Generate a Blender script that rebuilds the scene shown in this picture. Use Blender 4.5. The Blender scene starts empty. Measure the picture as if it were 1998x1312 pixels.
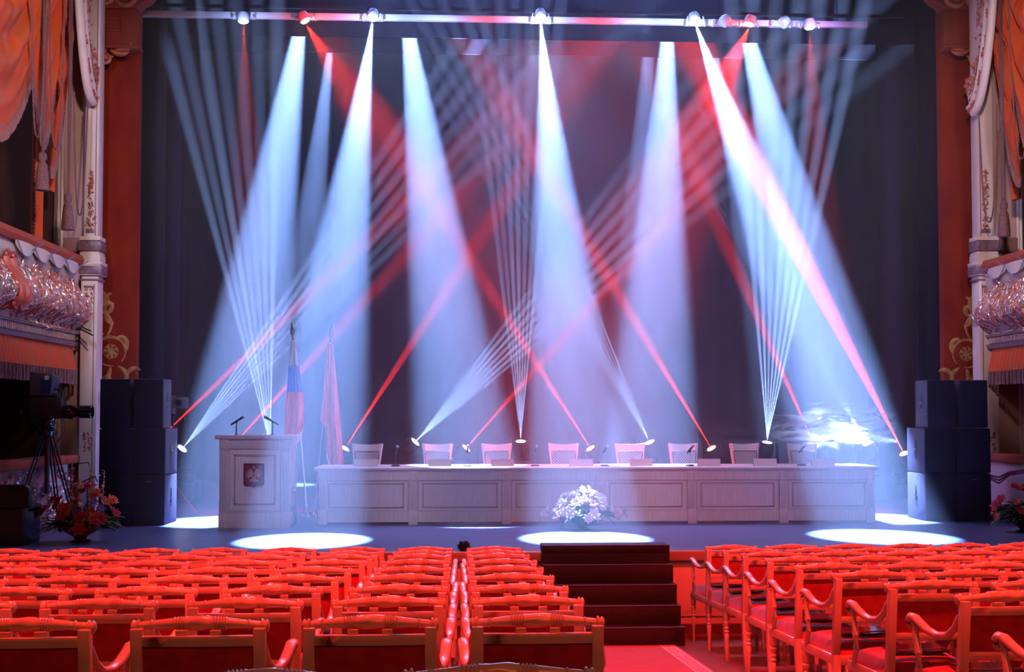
import bpy, bmesh, math, random
from mathutils import Vector, Matrix
PI = math.pi
S = bpy.context.scene
C = S.collection
# ------------------------------------------------------------------ camera
F = 2175.0            # focal length in pixels of the 1998 x 1312 frame
CAM = Vector((0.0, 0.0, 1.45))   # z = 0 is the stage floor
YAW, PITCH = math.radians(-2.5), math.radians(2.0)
YH = 812.0            # pixel row of the horizon
cd = bpy.data.cameras.new('camera'); cam = bpy.data.objects.new('camera', cd); C.objects.link(cam)
S.camera = cam
cd.sensor_width = 36.0; cd.lens = 36.0 * F / 1998.0
cd.shift_y = (YH - (656.0 + F * math.tan(PITCH))) / 1998.0
cd.clip_start = 0.05; cd.clip_end = 200
cam.location = CAM
cam.rotation_euler = (PI / 2 + PITCH, 0, YAW)
ROT = cam.rotation_euler.to_matrix()
PPY = 656.0 + cd.shift_y * 1998.0          # principal row

def ray(px, py):
    return ROT @ Vector(((px - 999.0) / F, -(py - PPY) / F, -1.0))

def at(px, py, Y):
    d = ray(px, py); return CAM + d * (Y / d.y)

def onz(px, py, z=0.0):
    d = ray(px, py); return CAM + d * ((z - CAM.z) / d.z)

# ------------------------------------------------------------------ world, exposure
w = bpy.data.worlds.new('world'); S.world = w; w.use_nodes = True
w.node_tree.nodes['Background'].inputs[0].default_value = (0.55, 0.30, 0.36, 1)
w.node_tree.nodes['Background'].inputs[1].default_value = 0.03
S.view_settings.view_transform = 'Standard'; S.view_settings.look = 'None'
S.view_settings.exposure = 0.0; S.view_settings.gamma = 1.0; S.view_settings.use_curve_mapping = False
cy = S.cycles
cy.max_bounces = 3; cy.diffuse_bounces = 2; cy.glossy_bounces = 2; cy.transmission_bounces = 2
cy.volume_bounces = 0; cy.transparent_max_bounces = 6
cy.use_light_tree = True; cy.use_denoising = True
cy.caustics_reflective = False; cy.caustics_refractive = False
cy.sample_clamp_indirect = 4.0
cy.use_adaptive_sampling = False
cy.volume_step_rate = 1.0; cy.volume_max_steps = 128

# ------------------------------------------------------------------ lights of the place and added fills
def spot(name, src, tgt, power, col, half, blend=0.35, rad=0.03):
    l = bpy.data.lights.new(name, 'SPOT'); l.energy = power; l.color = col
    l.spot_size = 2 * math.radians(half); l.spot_blend = blend; l.shadow_soft_size = rad
    o = bpy.data.objects.new(name, l); C.objects.link(o)
    o.location = src
    o.rotation_euler = (Vector(tgt) - Vector(src)).to_track_quat('-Z', 'Y').to_euler()
    return o

def area(name, loc, tgt, power, col, sx, sy, spread=180):
    l = bpy.data.lights.new(name, 'AREA'); l.energy = power; l.color = col
    l.shape = 'RECTANGLE'; l.size = sx; l.size_y = sy; l.spread = math.radians(spread)
    o = bpy.data.objects.new(name, l); C.objects.link(o)
    o.location = loc
    o.rotation_euler = (Vector(tgt) - Vector(loc)).to_track_quat('-Z', 'Y').to_euler()
    return o

Y_BAR1, Y_BAR2, Y_BAR3, Y_HEADS = 17.0, 18.8, 21.6, 19.0
BLUE = (0.24, 0.41, 1.0); ICE = (0.32, 0.47, 1.0); RED = (1.0, 0.03, 0.015)
# big white profile beams from the three lighting bars: source pixel, bar, floor target pixel, half angle, power
BEAMS = [
 ((727, 40), Y_BAR1, (593, 1055), 5.6, 1.0), ((1055, 40), Y_BAR1, (1141, 1051), 5.6, 1.0), ((1357, 46), Y_BAR1, (1717, 1047), 5.9, 1.0),
 ((602, -50), Y_BAR2, (432, 1018), 5.5, 1.2), ((782, -50), Y_BAR2, (925, 1018), 5.5, 1.2),
 ((1307, -50), Y_BAR2, (1265, 1014), 5.2, 1.2), ((1426, -50), Y_BAR2, (1708, 1012), 5.4, 1.2),
 ((653, 18), Y_BAR3, (548, 947), 4.7, 0.5), ((1278, -86), Y_BAR3, (1207, 947), 3.9, 0.45), ((1380, 20), Y_BAR3, (1545, 945), 4.2, 0.4),
]
P_BEAM = 235000.0
for (s, Y, t, ha, k) in BEAMS:
    spot('beam_light', at(*s, Y), onz(*t), P_BEAM * k, BLUE, ha, 0.5, 0.012)
# red profile lamps on the front bar
for (s, t, ha, k) in [((475, 50), (505, 1000), 8, .35), ((597, 48), (940, 560), 15, .7), ((1461, 55), (1250, 500), 17, 1.1), ((1580, 62), (1625, 900), 8, .5)]:
    spot('red_bar_light', at(*s, Y_BAR1), at(*t, Y_BAR1), 12000 * k, RED, ha, 0.7, 0.0)
# red and ice-white moving heads standing on the stage behind the table
HEADS_RED = [((675, 872), (985, 390), 1.0), ((912, 872), (1240, 500), .8), ((1150, 872), (900, 480), 1.0),
             ((1386, 872), (1120, 430), 1.3), ((1588, 868), (1340, 300), 1.1), ((1762, 882), (1420, 220), 4.2),
             ((318, 850), (620, 560), .8), ((452, 872), (700, 600), .8)]
P_RED = 110000.0
for (s, t, k) in HEADS_RED:
    spot('red_head_light', at(*s, Y_HEADS) + (at(*t, Y_HEADS) - at(*s, Y_HEADS)).normalized() * .0, at(*t, Y_HEADS + .6), P_RED * k, RED, 2.5 if k < 4 else 3.2, 0.8, 0.0)
HEADS_ICE = [((358, 873), (600, 500), (700, 560), 1.0), ((527, 868), (290, 20), (560, 60), 1.0), ((813, 860), (1090, 480), (1200, 560), .9),
             ((1016, 858), (900, 0), (1110, 0), 1.0), ((1266, 860), (760, 60), (960, 60), 1.0), ((1497, 860), (1400, -40), (1720, -40), 1.2),
             ((1690, 862), (1150, 40), (1330, 120), .9)]
P_ICE = 270000.0
random.seed(5)
for (s, ta, tb, k) in HEADS_ICE:
    n = 7
    va = at(*ta, Y_HEADS) - at(*s, Y_HEADS); vb = at(*tb, Y_HEADS) - at(*s, Y_HEADS); half = max(.45, min(1.25, math.degrees(va.angle(vb)) / n * .50))
    for i in range(n):
        f = (i + .5) / n
        tx, ty = ta[0] + (tb[0] - ta[0]) * f, ta[1] + (tb[1] - ta[1]) * f
        dy = ((-2.6, -1.5) if ty < 110 else (-0.5, 0.7))[i % 2] + random.uniform(-.2, .2)
        spot('ice_head_light', at(*s, Y_HEADS) + (at(tx, ty, Y_HEADS) - at(*s, Y_HEADS)).normalized() * .0, at(tx, ty, Y_HEADS + dy), P_ICE * k * random.uniform(.6, 1.2), ICE, half, 1.0, 0.0)
spot('smoke_side_fill', at(1752, 862, 18.9), at(1540, 830, 18.3), 5200, ICE, 15, 0.8, 0.03)  # added spot to brighten the smoke, no fixture built for it
# red wash of the house lamps over the stalls, a red glow low on the stage front, pale house light on the boxes
for x in (-4.2, -1.4, 1.4, 4.2, 7.0):
    spot('red_house_light', (x, 4.35, 8.2), (x, 7.66, -0.5), 3800, (1.0, 0.03, 0.025), 24.2, 0.12, 0.12)
spot('red_front_light', (2.5, 2.0, 6.0), (2.6, 14.4, -0.25), 1600, (1.0, 0.04, 0.03), 11, 1.0, 0.1)
for x in (-2.4, 0.9, 4.2):
    spot('table_fill', (x, 0.5, 7.5), (x, 14.9, 0.6), 2000, (0.74, 0.60, 1.0), 8.5, 0.5, 0.2)  # added spots that lift the table front and lectern
area('warm_bounce_fill', (1.0, -1.5, 4.5), (1.0, 6.5, 0.0), 75, (1.0, 0.20, 0.09), 4, 1)  # added area lamp standing in for red bounce on the chair backs
area('stage_back_fill', (1.2, 17.4, 7.2), (1.2, 8.0, -0.2), 110, (0.50, 0.70, 1.0), 9, 0.3, 120)  # added strip lamp for pale glints on chair rails and arms
spot('box_light_left', (-4.7, 6.0, 7.5), (-5.9, 15.8, 4.4), 1300, (0.72, 0.70, 1.0), 21, 0.8, 0.5)
spot('box_light_right', (6.9, 6.0, 7.5), (8.1, 16.2, 4.4), 1300, (0.72, 0.70, 1.0), 21, 0.8, 0.5)
spot('drape_fill_left', (-0.5, 6.0, 7.0), (-5.9, 14.9, 5.0), 2200, (1.0, 0.70, 0.60), 18, 0.8, 0.3)  # added warm spot to brighten the left drapery
spot('drape_fill_right', (2.9, 6.0, 7.0), (8.3, 15.3, 5.0), 2200, (1.0, 0.70, 0.60), 18, 0.8, 0.3)  # matching added spot for the right drapery
spot('apron_fill', (1.2, 16.9, 7.3), (1.2, 13.3, 0.0), 1500, (0.22, 0.42, 1.0), 36, 0.8, 0.05)  # added blue fill for the apron floor
area('red_haze_fill', (2.2, 19.7, 8.4), (1.6, 18.8, 4.0), 150, (1.0, 0.04, 0.12), 4, 0.5, 100)  # added red area lamp tinting the upper haze
area('stage_fill', (1.2, 18.0, 8.6), (1.2, 14.5, 0), 330, (0.20, 0.24, 1.0), 6.5, 1.0, 110)  # added blue area fill over stage floor and haze
# added spots that light the bar, imitating spill of the fixtures
for px, c, k in [(475, ICE, .7), (620, RED, 1), (727, ICE, 1.6), (850, ICE, 1), (960, RED, .5), (1055, ICE, 1.8), (1180, RED, .6), (1260, ICE, 1), (1357, ICE, 1.6), (1461, RED, .5), (1523, ICE, .8), (1600, (.6, .3, 1), .6)]:
    l = spot('bar_spill_fill', at(px, 60, Y_BAR1 - .35), at(px, 30, Y_BAR1 + .22), 45 * k, c, 70, 1.0, 0.05)
# ------------------------------------------------------------------ end of lights

# ------------------------------------------------------------------ mesh helpers
class MB:
    def __init__(s): s.v = []; s.f = []
    def add(s, vs, fs):
        n = len(s.v); s.v += [tuple(v) for v in vs]; s.f += [tuple(i + n for i in f) for f in fs]; return s
    def box(s, x0, x1, y0, y1, z0, z1):
        if x0 > x1: x0, x1 = x1, x0
        if y0 > y1: y0, y1 = y1, y0
        if z0 > z1: z0, z1 = z1, z0
        v = [(x, y, z) for z in (z0, z1) for (x, y) in ((x0, y0), (x1, y0), (x1, y1), (x0, y1))]
        return s.add(v, [(3, 2, 1, 0), (4, 5, 6, 7), (0, 1, 5, 4), (1, 2, 6, 5), (2, 3, 7, 6), (3, 0, 4, 7)])
    def cbox(s, c, d, M=None):
        x, y, z = d[0] / 2, d[1] / 2, d[2] / 2
        v = [Vector((a, b, e)) for e in (-z, z) for (a, b) in ((-x, -y), (x, -y), (x, y), (-x, y))]
        if M is not None: v = [M @ p for p in v]
        c = Vector(c)
        return s.add([p + c for p in v], [(3, 2, 1, 0), (4, 5, 6, 7), (0, 1, 5, 4), (1, 2, 6, 5), (2, 3, 7, 6), (3, 0, 4, 7)])
    def prism(s, pts, axis, a, b):
        """polygon pts (2-D) extruded along axis from a to b"""
        n = len(pts)
        def P(p, t):
            return {'x': (t, p[0], p[1]), 'y': (p[0], t, p[1]), 'z': (p[0], p[1], t)}[axis]
        vs = [P(p, a) for p in pts] + [P(p, b) for p in pts]
        fs = [tuple(range(n)), tuple(range(2 * n - 1, n - 1, -1))] + [(i, i + n, (i + 1) % n + n, (i + 1) % n) for i in range(n)]
        return s.add(vs, fs)
    def tube(s, path, rad, n=8, flat=1.0, cap=True, up=(0, 0, 1)):
        path = [Vector(p) for p in path]
        m = len(path)
        if not hasattr(rad, '__len__'): rad = [rad] * m
        vs = []; u = Vector(up)
        for i, p in enumerate(path):
            t = (path[min(i + 1, m - 1)] - path[max(i - 1, 0)])
            if t.length < 1e-9: t = Vector((0, 0, 1))
            t.normalize()
            a = u - t * u.dot(t)
            if a.length < 1e-3: a = Vector((1, 0, 0)) - t * t.x
            if a.length < 1e-3: a = Vector((0, 1, 0))
            a.normalize(); b = t.cross(a)
            for k in range(n):
                th = 2 * PI * k / n
                vs.append(p + (a * math.sin(th) + b * math.cos(th) * flat) * rad[i])
        fs = [(i * n + k, i * n + (k + 1) % n, (i + 1) * n + (k + 1) % n, (i + 1) * n + k) for i in range(m - 1) for k in range(n)]
        if cap: fs += [tuple(range(n - 1, -1, -1)), tuple(range((m - 1) * n, m * n))]
        return s.add(vs, fs)
    def lathe(s, prof, c=(0, 0, 0), n=16, M=None):
        """profile of (radius, height) about z"""
        vs = []; c = Vector(c)
        for (r, z) in prof:
            for k in range(n):
                p = Vector((r * math.cos(2 * PI * k / n), r * math.sin(2 * PI * k / n), z))
                if M is not None: p = M @ p
                vs.append(p + c)
        m = len(prof)
        fs = [(i * n + k, i * n + (k + 1) % n, (i + 1) * n + (k + 1) % n, (i + 1) * n + k) for i in range(m - 1) for k in range(n)]
        fs += [tuple(range(n - 1, -1, -1)), tuple(range((m - 1) * n, m * n))]
        return s.add(vs, fs)
    def ball(s, c, r, n=8, M=None):
        rx, ry, rz = r if hasattr(r, '__len__') else (r, r, r)
        vs = []; c = Vector(c); h = n // 2
        for i in range(h + 1):
            ph = PI * i / h
            for k in range(n):
                th = 2 * PI * k / n
                p = Vector((rx * math.sin(ph) * math.cos(th), ry * math.sin(ph) * math.sin(th), rz * math.cos(ph)))
                if M is not None: p = M @ p
                vs.append(p + c)
        fs = [(i * n + k, (i + 1) * n + k, (i + 1) * n + (k + 1) % n, i * n + (k + 1) % n) for i in range(h) for k in range(n)]
        return s.add(vs, fs)
    def grid(s, fn, nu, nv, thick=0.0, nrm=None):
        vs = [Vector(fn(i / nu, j / nv)) for j in range(nv + 1) for i in range(nu + 1)]
        W = nu + 1
        fs = [(j * W + i, j * W + i + 1, (j + 1) * W + i + 1, (j + 1) * W + i) for j in range(nv) for i in range(nu)]
        if thick:
            N = len(vs); d = Vector(nrm) * thick
            vs2 = [p + d for p in vs]
            fs2 = [tuple(k + N for k in reversed(f)) for f in fs]
            edge = [i for i in range(W)] + [j * W + nu for j in range(1, nv + 1)] + [nv * W + i for i in range(nu - 1, -1, -1)] + [j * W for j in range(nv - 1, 0, -1)]
            side = [(edge[k], edge[(k + 1) % len(edge)], edge[(k + 1) % len(edge)] + N, edge[k] + N) for k in range(len(edge))]
            return s.add(vs + vs2, fs + fs2 + side)
        return s.add(vs, fs)
    def build(s, name, m, parent=None, smooth=40, bevel=0):
        me = bpy.data.meshes.new(name); me.from_pydata(s.v, [], s.f); me.validate()
        bm = bmesh.new(); bm.from_mesh(me)
        bmesh.ops.remove_doubles(bm, verts=bm.verts, dist=1e-6)
        bmesh.ops.recalc_face_normals(bm, faces=bm.faces)
        if bevel:
            es = [e for e in bm.edges if len(e.link_faces) == 2 and e.calc_face_angle(0) > 0.6]
            bmesh.ops.bevel(bm, geom=es, offset=bevel, segments=2, affect='EDGES', profile=0.5, clamp_overlap=True)
        bm.to_mesh(me); bm.free()
        if smooth:
            me.shade_smooth()
            try: me.set_sharp_from_angle(angle=math.radians(smooth))
            except Exception: pass
        o = bpy.data.objects.new(name, me); C.objects.link(o)
        if m is not None: me.materials.append(m)
        if parent is not None: o.parent = parent
        return o

def tag(o, label=None, cat=None, group=None, kind=None):
    if label: o['label'] = label
    if cat: o['category'] = cat
    if group: o['group'] = group
    if kind: o['kind'] = kind
    return o

def thing(name, label, cat, loc=(0, 0, 0), rz=0.0, group=None):
    o = bpy.data.objects.new(name, None); C.objects.link(o); o.location = loc; o.rotation_euler = (0, 0, rz)
    o.empty_display_size = 0.1
    return tag(o, label, cat, group)

KIDS = {}
def kids(o):
    return [c for c in C.objects if c.parent == o]

def copy_tree(o, parent=None, tree=None):
    tree = tree or snapshot(o)
    c = o.copy(); C.objects.link(c)
    c.parent = parent
    for ch in tree[1]: copy_tree(ch[0], c, ch)
    return c

def snapshot(o):
    return (o, [snapshot(k) for k in kids(o)])

def dup(tree, loc, rz=0.0, label=None, group=None):
    c = copy_tree(tree[0], None, tree); c.location = loc; c.rotation_euler = (0, 0, rz)
    if label: c['label'] = label
    if group: c['group'] = group
    return c

def spiral(c, r0, turns, a0=0.0, d=1, n=22, shrink=0.12, plane='xz'):
    """points of a volute that winds in from radius r0 about centre c"""
    pts = []
    for i in range(n + 1):
        t = i / n
        a = a0 + d * turns * 2 * PI * t
        r = r0 * (1 - (1 - shrink) * t)
        u, w_ = r * math.cos(a), r * math.sin(a)
        pts.append(Vector((c[0] + u, c[1], c[2] + w_)) if plane == 'xz' else Vector((c[0], c[1] + u, c[2] + w_)))
    return pts

# ------------------------------------------------------------------ materials
def mat(name, col, rough=0.5, metal=0.0, col2=None, scale=(6, 6, 6), bump=0.0, bscale=None, spec=0.5, sheen=0.0, detail=4, coat=0.0, trans=0.0, ramp=(0.35, 0.65)):
    m = bpy.data.materials.new(name); m.use_nodes = True; nt = m.node_tree; p = nt.nodes['Principled BSDF']
    p.inputs['Base Color'].default_value = (*col, 1); p.inputs['Roughness'].default_value = rough; p.inputs['Metallic'].default_value = metal
    p.inputs['Specular IOR Level'].default_value = spec; p.inputs['Sheen Weight'].default_value = sheen; p.inputs['Coat Weight'].default_value = coat
    if trans: p.inputs['Transmission Weight'].default_value = trans
    if col2 is not None or bump:
        tc = nt.nodes.new('ShaderNodeTexCoord'); mp = nt.nodes.new('ShaderNodeMapping'); mp.inputs['Scale'].default_value = scale
        nt.links.new(tc.outputs['Object'], mp.inputs[0])
        nz = nt.nodes.new('ShaderNodeTexNoise'); nz.inputs['Scale'].default_value = 1.0; nz.inputs['Detail'].default_value = detail
        nt.links.new(mp.outputs[0], nz.inputs['Vector'])
        if col2 is not None:
            r = nt.nodes.new('ShaderNodeValToRGB'); r.color_ramp.elements[0].position = ramp[0]; r.color_ramp.elements[1].position = ramp[1]
            r.color_ramp.elements[0].color = (*col, 1); r.color_ramp.elements[1].color = (*col2, 1)
            nt.links.new(nz.outputs['Fac'], r.inputs[0]); nt.links.new(r.outputs[0], p.inputs['Base Color'])
        if bump:
            src = nz
            if bscale is not None:
                mp2 = nt.nodes.new('ShaderNodeMapping'); mp2.inputs['Scale'].default_value = bscale; nt.links.new(tc.outputs['Object'], mp2.inputs[0])
                src = nt.nodes.new('ShaderNodeTexNoise'); src.inputs['Scale'].default_value = 1.0; nt.links.new(mp2.outputs[0], src.inputs['Vector'])
            b = nt.nodes.new('ShaderNodeBump'); b.inputs['Strength'].default_value = bump; b.inputs['Distance'].default_value = 0.02
            nt.links.new(src.outputs['Fac'], b.inputs['Height']); nt.links.new(b.outputs[0], p.inputs['Normal'])
    return m

def emit(name, col, strength):
    m = bpy.data.materials.new(name); m.use_nodes = True; p = m.node_tree.nodes['Principled BSDF']
    p.inputs['Base Color'].default_value = (*col, 1)
    p.inputs['Emission Color'].default_value = (*col, 1); p.inputs['Emission Strength'].default_value = strength
    m.cycles.emission_sampling = 'NONE'      # the lamp's own spot light does the lighting
    return m

CREAM_WOOD = mat('cream painted wood', (0.66, 0.58, 0.54), 0.45, 0, (0.58, 0.50, 0.46), (60, 60, 4), 0.15)
CHAIR_WOOD = mat('ivory lacquered wood', (0.80, 0.58, 0.40), 0.24, 0, (0.72, 0.50, 0.34), (8, 8, 8), coat=0.4)
VELVET = mat('red velvet', (0.50, 0.02, 0.025), 0.85, 0, (0.36, 0.012, 0.018), (14, 14, 14), 0.2, sheen=0.3)
WHITE_WOOD = mat('white lacquered wood', (0.84, 0.80, 0.76), 0.3)
CREAM = mat('cream plaster', (0.74, 0.66, 0.66), 0.5, 0, (0.70, 0.62, 0.62), (3, 3, 3))
PINK = mat('dusty pink plaster', (0.50, 0.34, 0.34), 0.7, 0, (0.46, 0.31, 0.31), (2, 2, 2))
PURPLE = mat('purple grey marble moulding', (0.16, 0.09, 0.14), 0.35, 0, (0.26, 0.17, 0.22), (18, 18, 18))
RELIEF = mat('silvered pink relief', (0.70, 0.42, 0.42), 0.25, 0.55, (0.86, 0.80, 0.84), (22, 22, 22), 0.3)
COPPER = mat('reddish gilding', (0.50, 0.10, 0.06), 0.3, 0.4, (0.75, 0.34, 0.26), (26, 26, 26), 0.3)
RAILVELVET = mat('orange red velvet upholstery', (0.42, 0.065, 0.025), 0.8, 0, (0.34, 0.05, 0.02), (4, 4, 4))
DRAPE = mat('orange red silk drapery', (0.70, 0.075, 0.018), 0.6, 0, (0.55, 0.12, 0.04), (7, 7, 2.5), 0.15, spec=0.2)
FRINGE = mat('mauve bullion fringe', (0.34, 0.16, 0.16), 0.6, 0, (0.20, 0.08, 0.09), (60, 60, 6), 0.5)
CORD = mat('dark rose cord', (0.10, 0.03, 0.035), 0.6, 0, (0.28, 0.13, 0.13), (90, 90, 90), 0.5)
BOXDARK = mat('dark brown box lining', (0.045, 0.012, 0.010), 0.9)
REDPANEL = mat('brick red painted canvas', (0.13, 0.008, 0.004), 0.8, 0, (0.22, 0.020, 0.005), (1.6, 1.6, 0.9), 0.05, spec=0.15)
OCHRE = mat('ochre painted scrollwork', (0.42, 0.22, 0.055), 0.6, 0, (0.24, 0.09, 0.03), (12, 12, 12))
CARVED = mat('carved orange brown scroll', (0.40, 0.11, 0.035), 0.5, 0, (0.26, 0.06, 0.025), (9, 9, 9))
BLACKCLOTH = mat('black stage cloth', (0.004, 0.002, 0.008), 0.95, 0, (0.007, 0.004, 0.013), (3, 3, 1))
NAVYCLOTH = mat('navy stage cloth', (0.010, 0.004, 0.028), 0.9, 0, (0.018, 0.008, 0.045), (2, 2, 0.5))
SPEAKER = mat('black speaker paint', (0.030, 0.024, 0.040), 0.55, 0, None, (80, 80, 80), 0.1)
SPEAKERSIDE = mat('worn grey black speaker paint', (0.075, 0.062, 0.09), 0.42, 0, (0.055, 0.045, 0.07), (10, 10, 10), 0.1)
GRILLE = mat('black grille foam', (0.004, 0.002, 0.006), 0.9, 0, None, (200, 200, 200), 0.3)
BLACKPL = mat('black plastic', (0.015, 0.015, 0.018), 0.4)
BLACKGL = mat('glossy black plastic', (0.012, 0.012, 0.016), 0.12)
CHROME = mat('chrome', (0.75, 0.75, 0.78), 0.15, 1.0)
STEEL = mat('dull steel', (0.42, 0.42, 0.46), 0.35, 1.0)
RUBBER = mat('black rubber tread', (0.008, 0.004, 0.009), 0.6, 0, (0.012, 0.007, 0.013), (30, 30, 30), 0.2)
GREENLEAF = mat('dark green leaves', (0.035, 0.085, 0.03), 0.5, 0, (0.06, 0.13, 0.04), (12, 12, 12))
PAPER = mat('white card', (0.80, 0.72, 0.70), 0.7)

# ------------------------------------------------------------------ the setting
def struct(o): o['kind'] = 'structure'; return o

def hall_z(y): return 0.015 - 0.0752 * y
Y_LIP = 11.95
def stage_mat():
    m = mat('worn blue black stage boards', (0.09, 0.12, 0.24), 0.34, 0, (0.15, 0.18, 0.34), (0.5, 9, 9), 0.25, (1.2, 40, 40), detail=6)
    return m
STAGE = stage_mat()
struct(MB().box(-10, 12, Y_LIP, 27, -0.10, 0.0).build('floor_stage', STAGE))
PARQ = mat('red brown parquet', (0.22, 0.07, 0.045), 0.32, 0, (0.14, 0.04, 0.03), (22, 3, 3))
o = struct(MB().prism([(-3.0, hall_z(-3) - 0.3), (Y_LIP, hall_z(Y_LIP) - 0.3), (Y_LIP, hall_z(Y_LIP)), (-3.0, hall_z(-3))], 'x', -10, 12).build('floor_hall', PARQ))
# stage front: boarded wall with raised panels, skirting and a gilt lip
PANELPAINT = mat('cream painted panelling', (0.62, 0.50, 0.42), 0.5, 0, (0.56, 0.44, 0.36), (3, 3, 3))
ZF = hall_z(Y_LIP)
b = MB().box(-10, 12, Y_LIP + 0.03, Y_LIP + 0.13, ZF - 0.1, -0.10)
for i in range(22):
    x0 = -9.9 + i; b.box(x0 + 0.12, x0 + 0.88, Y_LIP + 0.01, Y_LIP + 0.04, ZF + 0.18, -0.20)
struct(b.build('wall_stage_front', PANELPAINT, bevel=0.006))
struct(MB().box(-10, 12, Y_LIP - 0.02, Y_LIP + 0.05, ZF - 0.02, ZF + 0.10).build('baseboard_stage_front', mat('dark skirting', (0.10, 0.04, 0.03), 0.4)))
GILT = mat('gilt wood edge', (0.42, 0.24, 0.12), 0.35, 0.2)
struct(MB().box(-10, 12, Y_LIP - 0.05, Y_LIP + 0.06, -0.10, 0.004).build('trim_stage_lip', GILT, bevel=0.01))
# walls, ceiling, backdrop
struct(MB().box(-10, 12, 26.0, 26.2, 0, 13).build('wall_back', BLACKCLOTH))
struct(MB().box(-10.2, -10, Y_LIP, 26.2, -0.1, 13).build('wall_left', BLACKCLOTH))
struct(MB().box(12, 12.2, Y_LIP, 26.2, -0.1, 13).build('wall_right', BLACKCLOTH))
struct(MB().box(-10.2, 12.2, 16.6, 26.2, 13, 13.2).build('ceiling', BLACKCLOTH))

def pleated(name, x0, x1, Y, z0, z1, m, fold=0.45, amp=0.07, seed=1, nv=2):
    rnd = random.Random(seed); n = max(2, int((x1 - x0) / fold)); per = 8
    ph = [rnd.uniform(.6, 1.3) for _ in range(n + 2)]
    def fn(u, v):
        t = u * n; k = int(min(t, n - 1))
        return (x0 + (x1 - x0) * u, Y + amp * ph[k] * math.sin((t) * 2 * PI), z0 + (z1 - z0) * v)
    return MB().grid(fn, n * per, nv, 0.012, (0, 1, 0)).build(name, m, smooth=60)

tag(pleated('backdrop_curtain', -9.5, 11.5, 25.2, 0.01, 12.5, NAVYCLOTH, 0.7, 0.06, 2), 'full width dark navy curtain hanging across the back of the stage', 'curtain')
for (nm, lab, x0, x1, Y, s) in [
    ('leg_curtain', 'black side curtain just behind the brick red panel at the left of the stage', -9.4, at(322, 400, 17.7).x, 17.7, 3),
    ('leg_curtain', 'black side curtain just behind the brick red panel at the right of the stage', at(1788, 400, 17.7).x, 11.5, 17.7, 4),
    ('leg_curtain', 'second dark side curtain from the front, in the left wing', -9.4, at(352, 400, 20.4).x, 20.4, 5),
    ('leg_curtain', 'second dark side curtain from the front, in the right wing', at(1712, 400, 20.4).x, 11.5, 20.4, 6),
    ('leg_curtain', 'rearmost dark side curtain in the left wing', -9.4, at(365, 400, 23.0).x, 23.0, 7),
    ('leg_curtain', 'rearmost dark side curtain in the right wing', at(1690, 400, 23.0).x, 11.5, 23.0, 8)]:
    tag(pleated(nm, x0, x1, Y, 0.01, 12, BLACKCLOTH if Y < 18 else NAVYCLOTH, 0.5, 0.05, s), lab, 'curtain', 'side curtains of the stage')
for (lab, Y, py, s) in [('long black border cloth hanging right behind the lit lighting bar', 17.95, 76, 11), ('second border cloth, hanging behind and below the first', 20.9, 107, 12)]:
    z0 = at(999, py, Y).z
    tag(MB().box(-9.0, 11.0, Y, Y + 0.03, z0, 12.4).build('border_curtain', BLACKCLOTH, smooth=0), lab, 'curtain', 'border cloths')

# brick red painted portal panels with scrollwork and a carved scroll capital
def scroll_leaf(mb, p, ang, L, r, bend, plane_y, flip=1, n=9, flat=0.45):
    """one curling leaf drawn in the x-z plane"""
    pts = []; a = ang; q = Vector((p[0], plane_y, p[1])); rad = []
    for i in range(n + 1):
        t = i / n; pts.append(q.copy()); rad.append(r * (0.35 + 1.1 * math.sin(PI * min(1, t * 1.02)) ** 0.7) * (1 - 0.45 * t))
        q += Vector((math.cos(a), 0, math.sin(a))) * (L / n); a += bend / n * (0.5 + 1.3 * t)
    mb.tube(pts, rad, 6, 1.0, up=(0, 1, 0)); return pts

def arabesque(mb, cx, cz, s, Y, d=1, r=0.022):
    """climbing acanthus arabesque about 1.6 x s tall; d mirrors it"""
    def P(pts, rad): mb.tube([(cx + d * x * s, Y, cz + z * s) for x, z in pts], [q * s for q in rad], 6, 1.0, up=(0, 1, 0))
    ring = [(0.30 * math.cos(a), 0.42 + 0.30 * math.sin(a)) for a in [math.radians(-100 + i * 17) for i in range(20)]]
    P(ring, [0.012 + 0.02 * math.sin(PI * i / 19) for i in range(20)])
    for k in range(7):
        a = k * 2 * PI / 7; P([(0.04 * math.cos(a), 0.42 + 0.04 * math.sin(a)), (0.13 * math.cos(a), 0.42 + 0.13 * math.sin(a)), (0.15 * math.cos(a + .5), 0.42 + 0.16 * math.sin(a + .5))], [0.02, 0.045, 0.01])
    mb.ball((cx, Y, cz + 0.42 * s), (0.06 * s, 0.012, 0.06 * s), 8)
    stem = [(0.10 , 0.70), (0.02, 0.85), (-0.02, 1.0), (0.05, 1.12), (0.13, 1.22), (0.12, 1.36), (0.03, 1.44), (-0.06, 1.40)]
    P(stem, [.015, .02, .035, .045, .04, .035, .025, .01])
    for (sx, sz, a, L, bd) in [(0.12, 1.3, 1.9, .42, -1.6), (0.12, 1.3, 1.3, .40, 1.8), (0.1, 1.2, 2.6, .3, -2.2), (-.02, 1.0, .4, .30, 2.4), (.3, .42, 1.2, .5, 2.2), (-.3, .42, 1.9, .45, -2.4),
                               (0.2, .16, -.6, .5, -2.6), (-.15, .12, 3.6, .5, 2.8), (0, .1, -1.5, .45, 2.5), (0, .1, -1.2, .5, -2.2), (-.3, -.1, 2.0, .4, 2), (.3, -.1, 1.0, .4, -2), (0.0, -.3, -1.8, .4, -2.5)]:
        pts = []; rad = []; q = [sx, sz]; aa = a
        for i in range(11):
            t = i / 10; pts.append(tuple(q)); rad.append(0.012 + 0.035 * math.sin(PI * t) ** .8)
            q = [q[0] + math.cos(aa) * L / 10, q[1] + math.sin(aa) * L / 10]; aa += bd / 10 * (.4 + 1.6 * t)
        P(pts, rad)

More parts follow.
